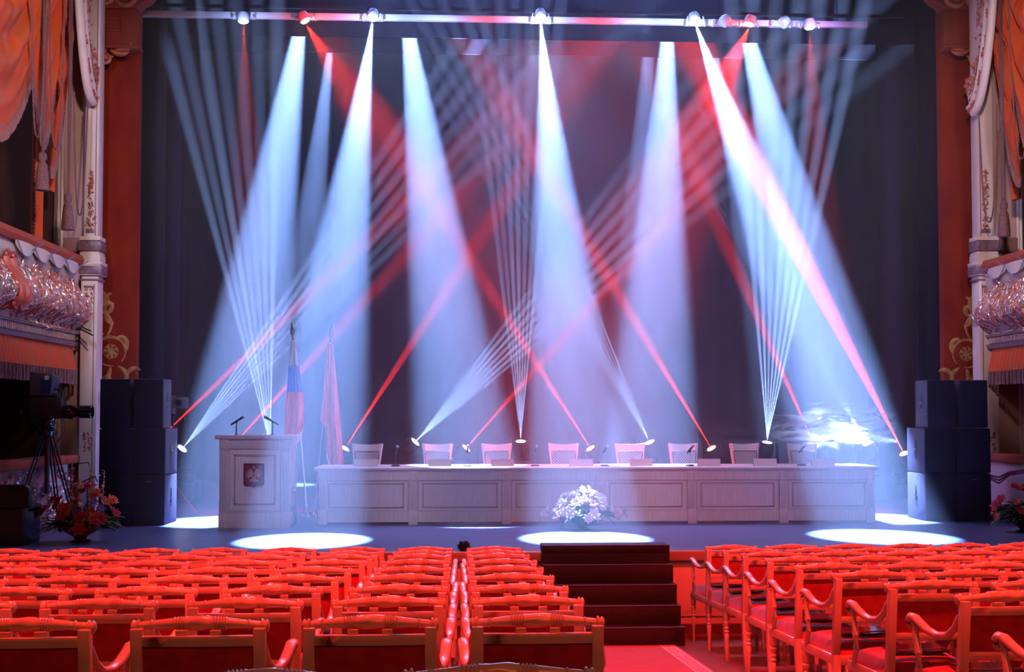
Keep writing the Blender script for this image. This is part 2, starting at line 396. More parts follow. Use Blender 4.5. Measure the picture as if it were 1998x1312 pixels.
def portal_panel(side):
    # side -1 left, +1 right; panel in the plane Y = 16.7
    Yp = 16.7
    xi = at(268, 500, Yp).x if side < 0 else at(1839, 500, Yp).x
    xo = at(188, 500, Yp).x - 0.1 if side < 0 else at(1914, 500, Yp).x + 0.1
    root = thing('portal_panel', 'brick red painted portal panel with ochre scrollwork on the %s side of the stage' % ('left' if side < 0 else 'right'), 'panel', ((xi + xo) / 2, Yp, 0), 0, 'brick red portal panels')
    cx = (xi + xo) / 2; L = MB().box(xi - cx, xo - cx, 0, 0.14, 0.0, 11.5).build('painted_board', REDPANEL, root)
    s = 1.0; zt = 1.45 + 0.55
    a = MB(); arabesque(a, (-0.02 if side < 0 else 0.0), zt + 0.1, 0.72, -0.012, side)
    o = a.build('painted_scrollwork', OCHRE, root)
    for v in o.data.vertices: v.co.y = -0.004 + (v.co.y + 0.012) * 0.22
    # capital
    z1 = at(230 if side < 0 else 1870, 98, Yp).z; d = -side     # d: +1 points into the opening for the left one
    w = abs(xi - xo) / 2
    c = MB()
    c.box(-w * 1.0, w * 1.08 if d > 0 else w, -0.22, 0, z1, z1 + 0.55) if d > 0 else c.box(-w * 1.08, w, -0.22, 0, z1, z1 + 0.55)
    c.box(-w * 1.0 - 0.01, w * 1.0 + 0.05, -0.26, 0, z1 - 0.05, z1 + 0.01)
    c.box(-0.02 * d - 0.13, -0.02 * d + 0.13, -0.235, -0.2, z1 + 0.20, z1 + 0.24); c.box(-0.02 * d - 0.13, -0.02 * d + 0.13, -0.235, -0.2, z1 + 0.38, z1 + 0.42)
    c.box(-0.15 - 0.02 * d, -0.12 - 0.02 * d, -0.235, -0.2, z1 + 0.20, z1 + 0.42); c.box(0.12 - 0.02 * d, 0.15 - 0.02 * d, -0.235, -0.2, z1 + 0.20, z1 + 0.42)
    prof = [(-w * d, z1 + 0.55), (w * 1.05 * d, z1 + 0.55)] + [((w * 1.05 + 0.36 * math.sin(t)) * d, z1 + 0.62 + 0.62 * (1 - math.cos(t))) for t in [PI * i / 16 for i in range(1, 12)]] + [((w + 0.45) * d, z1 + 2.6), (-w * d, z1 + 2.6)]
    c.prism(prof, 'y', -0.24, 0)
    c.build('capital_block', mat('red brown painted timber', (0.20, 0.024, 0.009), 0.6, 0, (0.15, 0.018, 0.007), (2, 2, 1), spec=0.2), root, bevel=0.01)
    g = MB()
    def vol(c0, r0, turns, a0, dd, rad):
        p = spiral((c0[0], -0.25, c0[1]), r0, turns, a0, dd, 34, 0.12); g.tube(p, [rad * (1 - 0.55 * i / 34) for i in range(35)], 8, up=(0, 1, 0))
        g.ball((c0[0], -0.25, c0[1]), (rad * .9, rad * .7, rad * .9), 8)
    vol((d * (w + 0.06), z1 + 1.16), 0.36, 2.1, 0 if d > 0 else PI, -d, 0.055)
    vol((d * (w - 0.16), z1 + 0.74), 0.17, 1.7, 0 if d > 0 else PI, -d, 0.04)
    vol((-d * 0.06, z1 + 0.74), 0.15, 1.2, PI if d > 0 else 0, d, 0.04)
    vol((d * (w + 0.02), z1 + 1.9), 0.30, 1.6, -PI / 2, d, 0.05)
    for k in range(9):
        a0 = PI / 2 + d * (0.1 + k * 0.22)
        scroll_leaf(g, (d * (w - 0.22) - d * 0.02 * k, z1 + 0.92), a0, 0.55 + 0.05 * math.sin(k * 2), 0.042, d * 0.7, -0.26, n=10)
    for k in range(5): scroll_leaf(g, (-d * (0.02 + .05 * k), z1 + 0.62), PI / 2 + d * (k * .35), 0.16, 0.03, d * 1.2, -0.26)
    g.build('carved_scrolls', CARVED, root); g = MB()
    # pendant scroll under the block
    vol((-d * 0.06, z1 - 0.20), 0.10, 1.4, PI / 2, d, 0.035)
    for k, (x, a0, ln) in enumerate([(-.26, -.3, .22), (-.02, -.6, .30), (.05, -.1, .30), (.14, .2, .24), (-.15, -1.0, .22)]):
        scroll_leaf(g, (x * d, z1 - 0.06), a0 if d > 0 else PI - a0, ln, 0.035, d * 1.4, -0.2)
    g.build('carved_pendant', CARVED, root)
    return root
portal_panel(-1); portal_panel(1)

# cream pilasters and pink return walls beside the portal
def pilaster(side):
    Yf = 16.2
    def X(px, py=500): return at(px, py, Yf).x
    a, b_ = (X(163), X(190)) if side < 0 else (X(1910), X(1940))
    x0, x1 = min(a, b_), max(a, b_)
    root = thing('cream_pilaster', 'tall cream pilaster with purple mouldings at the %s edge of the stage' % ('left' if side < 0 else 'right'), 'pilaster', ((x0 + x1) / 2, Yf, 0), 0, 'cream pilasters')
    cx = (x0 + x1) / 2; h = (x1 - x0) / 2
    def Z(py): return at(180 if side < 0 else 1925, py, Yf).z
    c = MB(); c.box(-h, h, 0, 0.21, Z(462), 12)
    c.box(-h - .02, h + .02, -0.03, 0.21, 0, Z(545))
    steps = [(545, 0.02), (538, .07), (518, .08), (512, .05), (498, .04), (492, .02), (470, .05), (462, .0)]
    for (p0, e0), (p1, e1) in zip(steps[:-1], steps[1:]):
        c.box(-h - e0, h + e0, -e0, 0.21, Z(p0), Z(p1))
    c.build('shaft', CREAM, root, bevel=0.004)
    p = MB(); p.box(-h - .06, h + .06, -.06, .20, Z(490), Z(472)); p.box(-h - .085, h + .085, -.085, .20, Z(536), Z(520)); p.box(-h - 0.05, h + 0.05, -0.05, 0.20, Z(548), Z(545))
    s_ = -side
    for (za, zb, xo) in [(Z(460), 12, 0.035), (0.0, Z(555), 0.03)]:
        p.box(s_ * (h - xo) - 0.006, s_ * (h - xo) + 0.006, -0.036 if za < 1 else -0.006, 0, za, zb)
    p.box(-h + .02, h - .02, -0.036, -.02, Z(562), Z(558)); p.box(-h + .03, h - .05, -0.01, 0, Z(455), Z(447))
    p.build('purple_moulding', PURPLE, root, bevel=0.006)
    # relief ornaments: oval rosette, candelabrum, small drops
    rnd = random.Random(31 + side)
    for (pa, pb, wd, y, shp) in [(97, 145, .10, -.01, 'oval'), (333, 452, .11, -.01, 'cand'), (560, 602, .14, -.04, 'drop'), (845, 880, .14, -.04, 'cup')]:
        za, zb = Z(pb), Z(pa); r = MB()
        for k in range(60 if shp != 'cand' else 90):
            t = rnd.random(); zz = za + (zb - za) * t
            ww = {'oval': math.sin(PI * t) ** .6, 'cand': (1 - t) ** .8 * .9 + .06, 'drop': (t ** .5), 'cup': .8}[shp] * wd / 2
            xx = rnd.uniform(-ww, ww)
            if shp in ('drop', 'cup') and abs(xx) < .02: continue
            a = rnd.uniform(0, 2 * PI); L = rnd.uniform(.02, .05)
            r.tube([(xx, y, zz), (xx + L * math.cos(a) * .5, y - .012, zz + L * .5), (xx + L * math.cos(a), y, zz + L * math.sin(a))], [.004, .009, .003], 5, up=(0, 1, 0))
        r.build('relief_ornament', COPPER, root)
    return root
pilaster(-1); pilaster(1)
# wall strips that carry the portal to the sides
XL0, XR0 = at(165, 500, 16.35).x, at(1938, 500, 16.35).x
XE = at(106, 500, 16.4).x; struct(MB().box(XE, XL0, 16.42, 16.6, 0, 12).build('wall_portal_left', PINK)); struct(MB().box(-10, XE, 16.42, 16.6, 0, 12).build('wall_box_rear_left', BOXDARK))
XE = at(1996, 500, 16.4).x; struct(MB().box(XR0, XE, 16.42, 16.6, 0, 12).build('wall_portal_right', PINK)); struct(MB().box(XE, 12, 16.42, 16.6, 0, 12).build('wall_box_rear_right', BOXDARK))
tr = MB()
for px in (108, 113, 120): x = at(px, 500, 16.4).x; tr.tube([(x, 16.39, 0), (x, 16.39, 12)], 0.022, 8)
struct(tr.build('trim_1', CREAM))
tr = MB()
for px in (1986, 1992): x = at(px, 500, 16.4).x; tr.tube([(x, 16.39, 0), (x, 16.39, 12)], 0.022, 8)
struct(tr.build('trim_2', CREAM))
tr = MB()
for (px0, px1, sx) in ((124, 165, -1), (1950, 1985, 1)):
    xa, xb = at(px0, 480, 16.4).x, at(px1, 480, 16.4).x
    za, zb = at(px0, 492, 16.4).z, at(px0, 464, 16.4).z
    tr.box(xa, xb, 16.37, 16.42, za, zb); tr.box(xa, xb, 16.34, 16.42, za, za + .05)
struct(tr.build('trim_3', mat('brown pink moulding', (0.26, 0.13, 0.12), 0.5), bevel=0.01))

# ------------------------------------------------------------------ theatre boxes along the side walls
def box_side(side):
    """side wall of boxes; local coordinates: u runs along Y, d points into the hall"""
    nm = 'left' if side < 0 else 'right'
    XW = -5.62 if side < 0 else 7.86           # plane of the parapet foot
    d = -side                                  # +1: into the hall is +X
    Y0, Y1 = 9.5, 16.34
    # dark box lining behind the openings, floor slabs and the plinth wall below the lower rail
    xo = XW - d * 1.7
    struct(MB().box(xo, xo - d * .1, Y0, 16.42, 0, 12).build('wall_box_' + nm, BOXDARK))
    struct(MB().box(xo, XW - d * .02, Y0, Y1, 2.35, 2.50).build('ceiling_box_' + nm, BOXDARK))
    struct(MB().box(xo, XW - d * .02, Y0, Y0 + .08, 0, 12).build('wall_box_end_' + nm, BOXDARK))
    # lower parapet: cream plinth with relief, velvet rail
    low = thing('lower_box_parapet', 'low cream parapet with red velvet rail at stage level, %s side' % nm, 'parapet', (XW, 0, 0), 0, 'stage level box parapets')
    MB().box(-.12, .02, Y0, 16.30, 0, .78).build('plinth', CREAM, low, bevel=.01)
    rl = MB(); rl.box(-.16, .16, Y0, 16.32, .78, .90); rl.build('velvet_rail', RAILVELVET, low, bevel=.03)
    rnd = random.Random(77 + side); r = MB()
    for k in range(150):
        y = rnd.uniform(12.8, 16.2); z = .12 + .6 * rnd.random(); a0 = rnd.uniform(0, 6.28); rr = rnd.uniform(.03, .09)
        p = [(d * .035 + d * .03 * math.sin(i * .5), y + rr * (1 - i / 12) * math.cos(a0 + i * .6), z + rr * (1 - i / 12) * math.sin(a0 + i * .6)) for i in range(9)]
        r.tube(p, [.006 + .010 * math.sin(PI * i / 8) for i in range(9)], 5, up=(1, 0, 0))
    r.build('silvered_relief', RELIEF, low)
    # bombe balcony of the upper box
    bal = thing('box_balcony', 'swelling cream balcony with silvered rococo relief and orange velvet rail, %s side' % nm, 'balcony', (XW, 0, 0), 0, 'upper box balconies')
    prof = [(-.14, 3.62), (.10, 3.62), (.13, 3.50), (.12, 3.40), (.09, 3.34), (.16, 3.20), (.26, 3.05), (.29, 2.95), (.26, 2.85), (.15, 2.76), (.07, 2.72), (.07, 2.66), (.13, 2.65), (.13, 2.62), (.06, 2.60), (.05, 2.50), (-.14, 2.50)]
    MB().prism([(d * x, z) for x, z in prof], 'y', Y0, 16.20).build('bombe_body', CREAM, bal, smooth=55)
    MB().prism([(d * x, z) for x, z in [(-.18, 3.60), (.17, 3.60), (.20, 3.66), (.17, 3.74), (-.14, 3.76), (-.18, 3.70)]], 'y', Y0, 16.22).build('velvet_rail', RAILVELVET, bal, smooth=30)
    den = MB()
    for k in range(62): y = 12.6 + k * .057; den.box(d * .045, d * .10, y, y + .034, 2.515, 2.60)
    den.build('dentil_band', RELIEF, bal)
    pu = MB(); pu.prism([(d * x, z) for x, z in [(-.1, 2.44), (.10, 2.44), (.12, 2.50), (-.1, 2.51)]], 'y', Y0, 16.20); pu.prism([(d * x, z) for x, z in [(-.1, 2.61), (.115, 2.61), (.145, 2.64), (-.1, 2.64)]], 'y', Y0, 16.2)
    pu.build('purple_moulding', PURPLE, bal)
    # relief: scrolls following the swelling surface
    def surf(z):
        for (xa, za), (xb, zb) in zip(prof[1:-1], prof[2:]):
            if za >= z >= zb and za != zb: return xa + (xb - xa) * (za - z) / (za - zb)
        return .08
    def orn(m, n, ya, yb, za, zb, rmin, rmax, thick, seed, cl=None):
        rnd = random.Random(seed); q = MB()
        for k in range(n):
            if cl: c0 = cl[k % len(cl)]; y = rnd.gauss(c0, .10); z = rnd.gauss((za + zb) / 2, (zb - za) * .26)
            else: y = rnd.uniform(ya, yb); z = rnd.uniform(za, zb)
            z = min(max(z, za), zb)
            a0 = rnd.uniform(0, 6.28); rr = rnd.uniform(rmin, rmax); dd = rnd.choice((-1, 1)); p = []
            for i in range(11):
                f = 1 - i / 13; yy = y + rr * f * math.cos(a0 + dd * i * .55); zz = z + 1.25 * rr * f * math.sin(a0 + dd * i * .55); p.append((d * (surf(zz) + .012 + .015 * math.sin(PI * i / 10)), yy, zz))
            q.tube(p, [thick * (.4 + math.sin(PI * i / 10)) for i in range(11)], 6, up=(1, 0, 0))
        return q.build(m[0], m[1], bal)
    orn(('silvered_relief', RELIEF), 330, 13.2, 16.1, 2.68, 3.34, .03, .10, .011, 5 + side, [13.3, 13.9, 14.15, 14.5, 14.8, 15.1, 15.4, 15.75, 16.0])
    orn(('copper_relief', COPPER), 170, 13.2, 16.1, 2.70, 3.34, .02, .08, .014, 9 + side)
    # big volute consoles that divide the balcony
    VM = mat('red glazed console', (0.42, 0.07, 0.05), .3, .2)
    for yc in (13.55, 13.75):
        vc = MB()
        p = [(d * (surf(z) + .04), yc + .02 * math.sin(z * 9), z) for z in [3.36 - i * .055 for i in range(12)]]
        vc.tube(p, [.05, .055, .05, .045, .04, .04, .04, .045, .05, .055, .06, .05], 8, up=(1, 0, 0))
        vc.tube(spiral((d * .26, yc, 2.78), .08, 1.3, 0, 1, 16, .2, 'yz'), .026, 8, up=(1, 0, 0)); vc.tube(spiral((d * .16, yc, 3.38), .06, 1.3, 0, 1, 16, .2, 'yz'), .026, 8, up=(1, 0, 0))
        vc.build('volute_console', VM, bal)
    # swags of cream cloth under the rail with thin cords
    for k, yc in enumerate((14.05, 14.6, 15.15, 15.7)):
        hw = .275
        sw = tag(MB().grid(lambda u, v: (XW + d * (.16 + .03 * math.sin(PI * u)), yc - hw + 2 * hw * u, 3.605 - v * (.05 + .12 * math.sin(PI * u) ** .7)), 12, 4, .008, (d, 0, 0)).build('cloth_swag', PAPER, smooth=70),
                 'small pale cloth swag under the %s balcony rail, %s from the pilaster' % (nm, ('fourth', 'third', 'second', 'nearest')[k]), 'swag', 'pale swags under the balcony rails')
        cd_ = MB().tube([(d * (.19 + .12 * (u > .95)), yc - hw + 2 * hw * u, 3.60 - .185 * math.sin(PI * min(u, .97)) + (.06 if u > .95 else 0)) for u in [i / 14 for i in range(15)]], .007, 6).build('cord', STEEL, None)
        cd_.location = (XW, 0, 0); cd_.parent = sw
        cd_.location = (XW, 0, 0)
    # pleated valance with fringe beneath the balcony
    va = thing('pleated_valance', 'orange red pleated valance with long fringe under the %s balcony' % nm, 'valance', (XW, 0, 0), 0, 'valances under the balconies')
    n = 34
    def vf(u, v): return (d * (.03 + .04 * abs(math.sin(u * n * PI)) * (.35 + .65 * v) + .05 * v), 12.4 + 3.75 * u, 2.44 - .34 * v)
    MB().grid(vf, n * 6, 4, .01, (d, 0, 0)).build('pleated_cloth', DRAPE, va, smooth=50)
    fr = MB(); rnd = random.Random(8)
    for k in range(230):
        u = k / 230; x, y, z = vf(u, 1); L = .19 + .015 * rnd.random(); fr.tube([(x, y, z + .01), (x + d * .008, y, z - L * .6), (x, y + rnd.uniform(-.006, .006), z - L)], [.006, .007, .011], 4, up=(1, 0, 0))
    fr.build('fringe', FRINGE, va)
    # diagonal tied back curtain of the lower box
    lc = thing('tied_back_curtain', 'orange red curtain tied back in the lower %s box' % nm, 'curtain', (XW, 0, 0), 0, 'tied back box curtains')
    def lf(u, v):
        yb = 12.3 + 2.65 * u; s = v ** 1.25
        return (-d * (.25 - .05 * math.sin(u * 9 * PI)), yb + (12.1 - yb) * s * (0.72) - .3 * s, 2.35 - 1.18 * v * (1 - .22 * u) - .1 * v * (1 - u))
    MB().grid(lf, 72, 10, .012, (d, 0, 0)).build('silk_cloth', DRAPE, lc, smooth=60)
    fr = MB()
    for k in range(60):
        v = k / 59; x, y, z = lf(1, v); fr.tube([(x, y, z), (x + d * .01, y + .02, z - .10)], [.008, .010], 4, up=(1, 0, 0))
    fr.build('fringe', FRINGE, lc)
    # upper drapery: swags with fringe, cords and tassels
    def swag(name_lab, ya, yb, ztop, dep_a, dep_b, dep_m, folds, x0, m=DRAPE, ph=0.0):
        """ztop minus dep = lower edge at start, end and middle of the swag"""
        root = thing('drapery_swag', name_lab, 'drapery', (XW, 0, 0), 0, 'swagged drapery of the upper boxes')
        def low_(u): return dep_a * (1 - u) ** 2 + dep_b * u ** 2 + 2 * u * (1 - u) * dep_m
        def fn(u, v):
            L = low_(u); arc = v + .20 * math.sin(PI * u) * v
            k = folds * v * 1.0 + 1.6 * (u - .5) ** 2 * folds * .5 + ph
            f = (.5 + .5 * math.sin(k * 2 * PI)); g_ = .5 + .5 * math.sin((u * 9 + v * 1.5) * 2 * PI)
            return (d * (x0 + .13 * f * math.sin(PI * min(1, .12 + v * .95)) ** .5 + .035 * g_ * (1 - v)), ya + (yb - ya) * u, ztop - L * v)
        MB().grid(fn, 60, 90, .01, (d, 0, 0)).build('silk_cloth', m, root, smooth=70)
        fr = MB(); rnd = random.Random(int(ya * 100))
        nn = max(14, int((yb - ya) * 60))
        for k in range(nn + 1):
            u = k / nn; x, y, z = fn(u, 1.0); L = .13 + rnd.uniform(-.01, .015); fr.tube([(x, y, z + .02), (x + d * .01, y, z - L)], [.010, .013], 4, up=(1, 0, 0))
        fr.tube([fn(k / 30, .985) for k in range(31)], .018, 6, up=(1, 0, 0))
        fr.build('bullion_fringe', FRINGE, root)
        return root
    swag('large orange red swag nearest the hall on the %s upper box' % nm, 12.4, 14.35, 8.4, 3.2, 2.6, 4.25, 5.5, .10)
    swag('middle orange red swag between the hanging cords of the %s upper box' % nm, 14.45, 15.30, 8.4, 2.3, 2.3, 4.3, 4.5, .06, ph=.3)
    swag('narrow orange red swag beside the pilaster on the %s upper box' % nm, 15.28, 15.95, 8.4, 3.6, 1.4, 3.6, 4.0, .02, ph=.6)
    # long inner curtains and hanging cords with tassels
    for (lab, ya, yb, zb, s) in [('long thin inner curtain hanging beside the %s upper box opening', 15.15, 15.55, 3.76, 1), ('second long inner curtain close to the %s pilaster', 15.62, 15.95, 4.6, 2)]:
        def cf(u, v): return (XW - d * (.18 - .04 * math.sin(u * 4 * 2 * PI)), ya + (yb - ya) * (u * (1 - .35 * v) + .17 * v), 8.4 - (8.4 - zb) * v)
        ic = tag(MB().grid(cf, 32, 6, .01, (d, 0, 0)).build('inner_curtain', DRAPE, smooth=60), lab % nm, 'curtain', 'inner curtains of the upper boxes')
        fr = MB()
        for k in range(90): v = k / 90; x, y, z = cf(0, v); fr.tube([(x - XW, y, z), (x - XW + d * .03, y - .03, z - .05)], [.012, .016], 4, up=(1, 0, 0))
        f2 = fr.build('fringe', mat('dark rose fringe', (.13, .035, .03), .7), None); f2.parent = ic; f2.location = (XW, 0, 0)
    for k, (ya, yb, zt, zm) in enumerate([(13.85, 14.40, 7.4, 4.95), (14.45, 15.05, 7.4, 4.95), (15.42, 15.98, 5.9, 4.25)]):
        cdr = thing('hanging_cord', '%s looped cord over the drapery of the %s upper box' % (('first', 'middle', 'last')[k], nm), 'cord', (XW, 0, 0), 0, 'looped cords on the drapery')
        MB().tube([(d * .27, ya + (yb - ya) * u, zt - (zt - zm) * (1 - abs(2 * u - 1) ** 2.6)) for u in [i / 30 for i in range(31)]], .011, 6).build('looped_cord', CORD, cdr)
    for k, (yy, zz) in enumerate([(14.40, 4.75), (15.33, 4.40)]):
        ts = thing('tassel', '%s dark rose tassel hanging from cords on the %s upper box' % (('first', 'second')[k], nm), 'tassel', (XW, 0, 0), 0, 'tassels of the drapery')
        q = MB()
        for j in range(4): q.tube([(d * .24, yy - .04 + .027 * j, 8.2), (d * .25, yy - .05 + .03 * j, 6.4), (d * .24, yy - .01 + .01 * j, zz)], .012, 6)
        q.build('cord', CORD, ts)
        MB().lathe([(.02, .08), (.05, .05), (.055, 0), (.035, -.05), (.06, -.09), (.075, -.22), (.085, -.42), (.02, -.43)], (d * .24, yy, zz), 12).build('tassel_head', CORD, ts)
    # curved cartouche hanging over the upper box near the pilaster
    ca = thing('cartouche', 'white and pink rococo cartouche above the drapery beside the %s pilaster' % nm, 'ornament', (XW, 0, 0), 0, 'rococo cartouches')
    cp = MB()
    arc = [(d * .30, 15.35 + .75 * (i / 14) ** 1.5, 7.9 - 1.95 * math.sin(PI / 2 * i / 14) ** 1.3) for i in range(15)]
    cp.tube(arc, .06, 10); cp.tube([(x + d * .03, y + .10, z + .10) for x, y, z in arc], .035, 8)
    cp.build('curved_moulding', CREAM, ca)
    MB().grid(lambda u, v: (d * (.27), 15.40 + .75 * u ** 1.5 + v * .35 * (1 - u * .6), 7.9 - 1.95 * math.sin(PI / 2 * u) ** 1.3 + v * .5), 14, 4, .05, (d, 0, 0)).build('field', CREAM, ca)
    q = MB(); rnd = random.Random(4)
    for k in range(90):
        u = rnd.random(); v = rnd.random(); y = 15.40 + .75 * u ** 1.5 + v * .3 * (1 - u * .6); z = 7.9 - 1.95 * math.sin(PI / 2 * u) ** 1.3 + v * .5; a0 = rnd.uniform(0, 6); rr = rnd.uniform(.02, .06)
        q.tube([(d * .345, y + rr * math.cos(a0 + i * .6) * (1 - i / 10), z + rr * math.sin(a0 + i * .6) * (1 - i / 10)) for i in range(8)], [.006 + .01 * math.sin(PI * i / 7) for i in range(8)], 5, up=(1, 0, 0))
    q.build('copper_relief', COPPER, ca)
box_side(-1); box_side(1)

# ------------------------------------------------------------------ things on the stage
# stairs from the hall floor to the stage
st = thing('stage_stairs', 'black rubber covered wooden stairs leading from the hall up onto the stage', 'stairs', (1.505, 0, 0))
NST, SX0, SX1 = 5, -0.675, 0.675
zb0, zt0 = hall_z(10.95), 0.083
rise = (zt0 - zb0) / NST
for i in range(NST):
    z1 = zb0 + rise * (i + 1); y0 = 10.95 + 0.2 * i
    MB().box(SX0, SX1, y0, 11.88 if i < 4 else 12.05, zb0 - 0.02 if i == 0 else (z1 - rise if i < 4 else 0.006), z1).build('step', RUBBER, st, bevel=0.008)
nb = MB()
for i in range(NST):
    z1 = zb0 + rise * (i + 1); y0 = 10.95 + 0.2 * i; nb.box(SX0, SX1, y0 - 0.006, y0 + 0.03, z1 - 0.004, z1 + 0.006)
MB().box(SX0, SX1, 11.75, 11.88, zt0 - rise, 0.006).build('riser_board', RUBBER, st); nb.build('nosing_strips', mat('grey worn nosing', (0.07, 0.05, 0.08), 0.35), st)

def turned_panel(b, x0, x1, z0, z1, y, t=0.012, w_=0.018):
    """raised rectangular moulding on a front face at y"""
    b.box(x0, x1, y - t, y, z0, z0 + w_); b.box(x0, x1, y - t, y, z1 - w_, z1)
    b.box(x0, x0 + w_, y - t, y, z0, z1); b.box(x1 - w_, x1, y - t, y, z0, z1)
SHADEWOOD = mat('shaded cream moulding', (0.40, 0.33, 0.30), 0.5)  # darker copy of the cream wood, shade of flutes and mouldings painted in

def fluted(b, g, x, wd, y, z0, z1):
    """pilaster: plinth, fluted shaft, cap block"""
    b.box(x - wd / 2 - .008, x + wd / 2 + .008, y - .030, y, z0, z0 + .19)
    b.box(x - wd / 2, x + wd / 2, y - .022, y, z0 + .19, z1 - .16)
    b.box(x - wd / 2 - .008, x + wd / 2 + .008, y - .030, y, z1 - .16, z1 - .145)
    b.box(x - wd / 2 - .004, x + wd / 2 + .004, y - .026, y, z1 - .145, z1)
    turned_panel(b, x - wd / 2 + .014, x + wd / 2 - .014, z1 - .125, z1 - .03, y - .026, .008, .010)
    n = 4
    for k in range(n):
        xx = x - wd / 2 + wd * (k + 1) / (n + 1); g.box(xx - .004, xx + .004, y - .0235, y - .021, z0 + .21, z1 - .18)

# long table of the presidium
TX0, TX1, TY, TH = at(622, 1020, 15.0).x, at(1706, 1016, 15.0).x, 15.0, 0.765
tb = thing('presidium_table', 'long pale wooden table with six panelled front bays and fluted pilasters', 'table', (TX0, TY, 0))
W = TX1 - TX0; D = 0.78
b = MB(); b.prism([(-.055, TH - .035), (-.055, TH - .012), (-.04, TH), (D + .04, TH), (D + .04, TH - .035)], 'x', -.055, W + .055); b.box(-.025, W + .025, -.03, D, TH - .055, TH - .035)
b.build('tabletop', CREAM_WOOD, tb)
nb_ = 6; bw = W / nb_
g = MB()
pl = MB()
for i in range(nb_ + 1):
    x = min(max(i * bw, .055), W - .055); wd = .105; pl = MB(); g = MB()
    fluted(pl, g, x, wd, 0, 0, TH - .055); po = pl.build('pilaster', CREAM_WOOD, tb, bevel=.003); g.build('fluting', SHADEWOOD, po)
for i in range(nb_):
    x0, x1 = i * bw + .055, (i + 1) * bw - .055
    q = MB(); q.box(x0, x1, 0, .03, .032, TH - .055); q.box(x0, x1, -.014, 0, .032, .17); q.box(x0, x1, -.014, 0, TH - .17, TH - .055)
    q.box(x0, x1, -.018, -.012, .165, .178); q.box(x0, x1, -.018, -.012, TH - .178, TH - .166)
    pn = q.build('front_panel', CREAM_WOOD, tb, smooth=0)
    q = MB(); turned_panel(q, x0 + .07, x1 - .07, .22, TH - .215, 0, .010, .016); turned_panel(q, x0 + .012, x1 - .012, .178, TH - .18, 0, .006, .006)
    q.build('panel_moulding', SHADEWOOD, pn, bevel=.002)
for x in (0.0, W - .03): MB().box(x, x + .03, .0, D - .02, 0, TH - .055).build('end_panel', CREAM_WOOD, tb)

# lectern with state emblem
LX0, LX1, LY = at(427, 1028, 14.6).x, at(566, 1028, 14.6).x, 14.6
lw = LX1 - LX0; lh = at(500, 850, 14.6).z
lc = thing('lectern', 'pale panelled wooden lectern bearing a red shield with a two headed eagle', 'lectern', (LX0, LY, 0))
b = MB(); b.box(0, lw, 0, .55, .0, lh - .05); b.box(.0, lw, -.012, 0, 0.0, .20); b.box(.10, lw - .10, -.014, 0, lh - .16, lh - .05); b.box(.10, lw - .10, -.02, -.012, lh - .175, lh - .16); b.box(.10, lw - .10, -.02, -.01, .195, .21)
b.box(lw, lw + .012, .05, .5, .04, .20); turned_panel2 = b
for (z0, z1) in ((.26, .46), (.52, lh - .14)):
    b.box(lw, lw + .010, .08, .47, z0, z0 + .012); b.box(lw, lw + .010, .08, .47, z1 - .012, z1); b.box(lw, lw + .010, .08, .092, z0, z1); b.box(lw, lw + .010, .458, .47, z0, z1)
b.build('body', CREAM_WOOD, lc, bevel=.004)
for x in (.058, lw - .058):
    pl = MB(); g = MB(); fluted(pl, g, x, .105, 0, 0, lh - .05); po = pl.build('pilaster', CREAM_WOOD, lc, bevel=.003); g.build('fluting', SHADEWOOD, po)
q = MB(); turned_panel(q, .19, lw - .19, .30, lh - .25, 0, .012, .022); turned_panel(q, .125, lw - .125, .215, lh - .18, 0, .006, .007); q.build('panel_moulding', SHADEWOOD, lc, bevel=.003)
b = MB(); b.prism([(-.05, lh - .05), (-.06, lh - .02), (-.05, lh), (.60, lh), (.60, lh - .05)], 'x', -.05, lw + .05); b.build('top_board', CREAM_WOOD, lc, bevel=.004)
# shield: dark outline, red field, silver gilt eagle
em = thing('state_emblem', 'red heraldic shield with a two headed eagle mounted on the lectern front', 'emblem', (0, 0, 0))
del em['category']; em.name = 'state_emblem'; em.parent = lc
ec = at(496, 928, 14.6); em.location = (ec.x - LX0, -.014, ec.z)
def shield(s):
    return [(-.125 * s, .145 * s), (.125 * s, .145 * s), (.125 * s, -.10 * s), (.118 * s, -.118 * s), (.10 * s, -.128 * s), (.025 * s, -.130 * s), (0, -.152 * s), (-.025 * s, -.130 * s), (-.10 * s, -.128 * s), (-.118 * s, -.118 * s), (-.125 * s, -.10 * s)]
MB().prism(shield(1.06), 'y', -.010, 0).build('dark_border', mat('dark violet enamel', (.03, .012, .04), .3), em, smooth=0)
MB().prism([(x, z) for x, z in shield(.93)], 'y', -.014, -.004).build('red_field', mat('crimson enamel', (.22, .008, .02), .35), em, smooth=0)
e = MB()
def ep(pts, s=1): e.prism([(x * s, z * s) for x, z in pts], 'y', -.024, -.013)
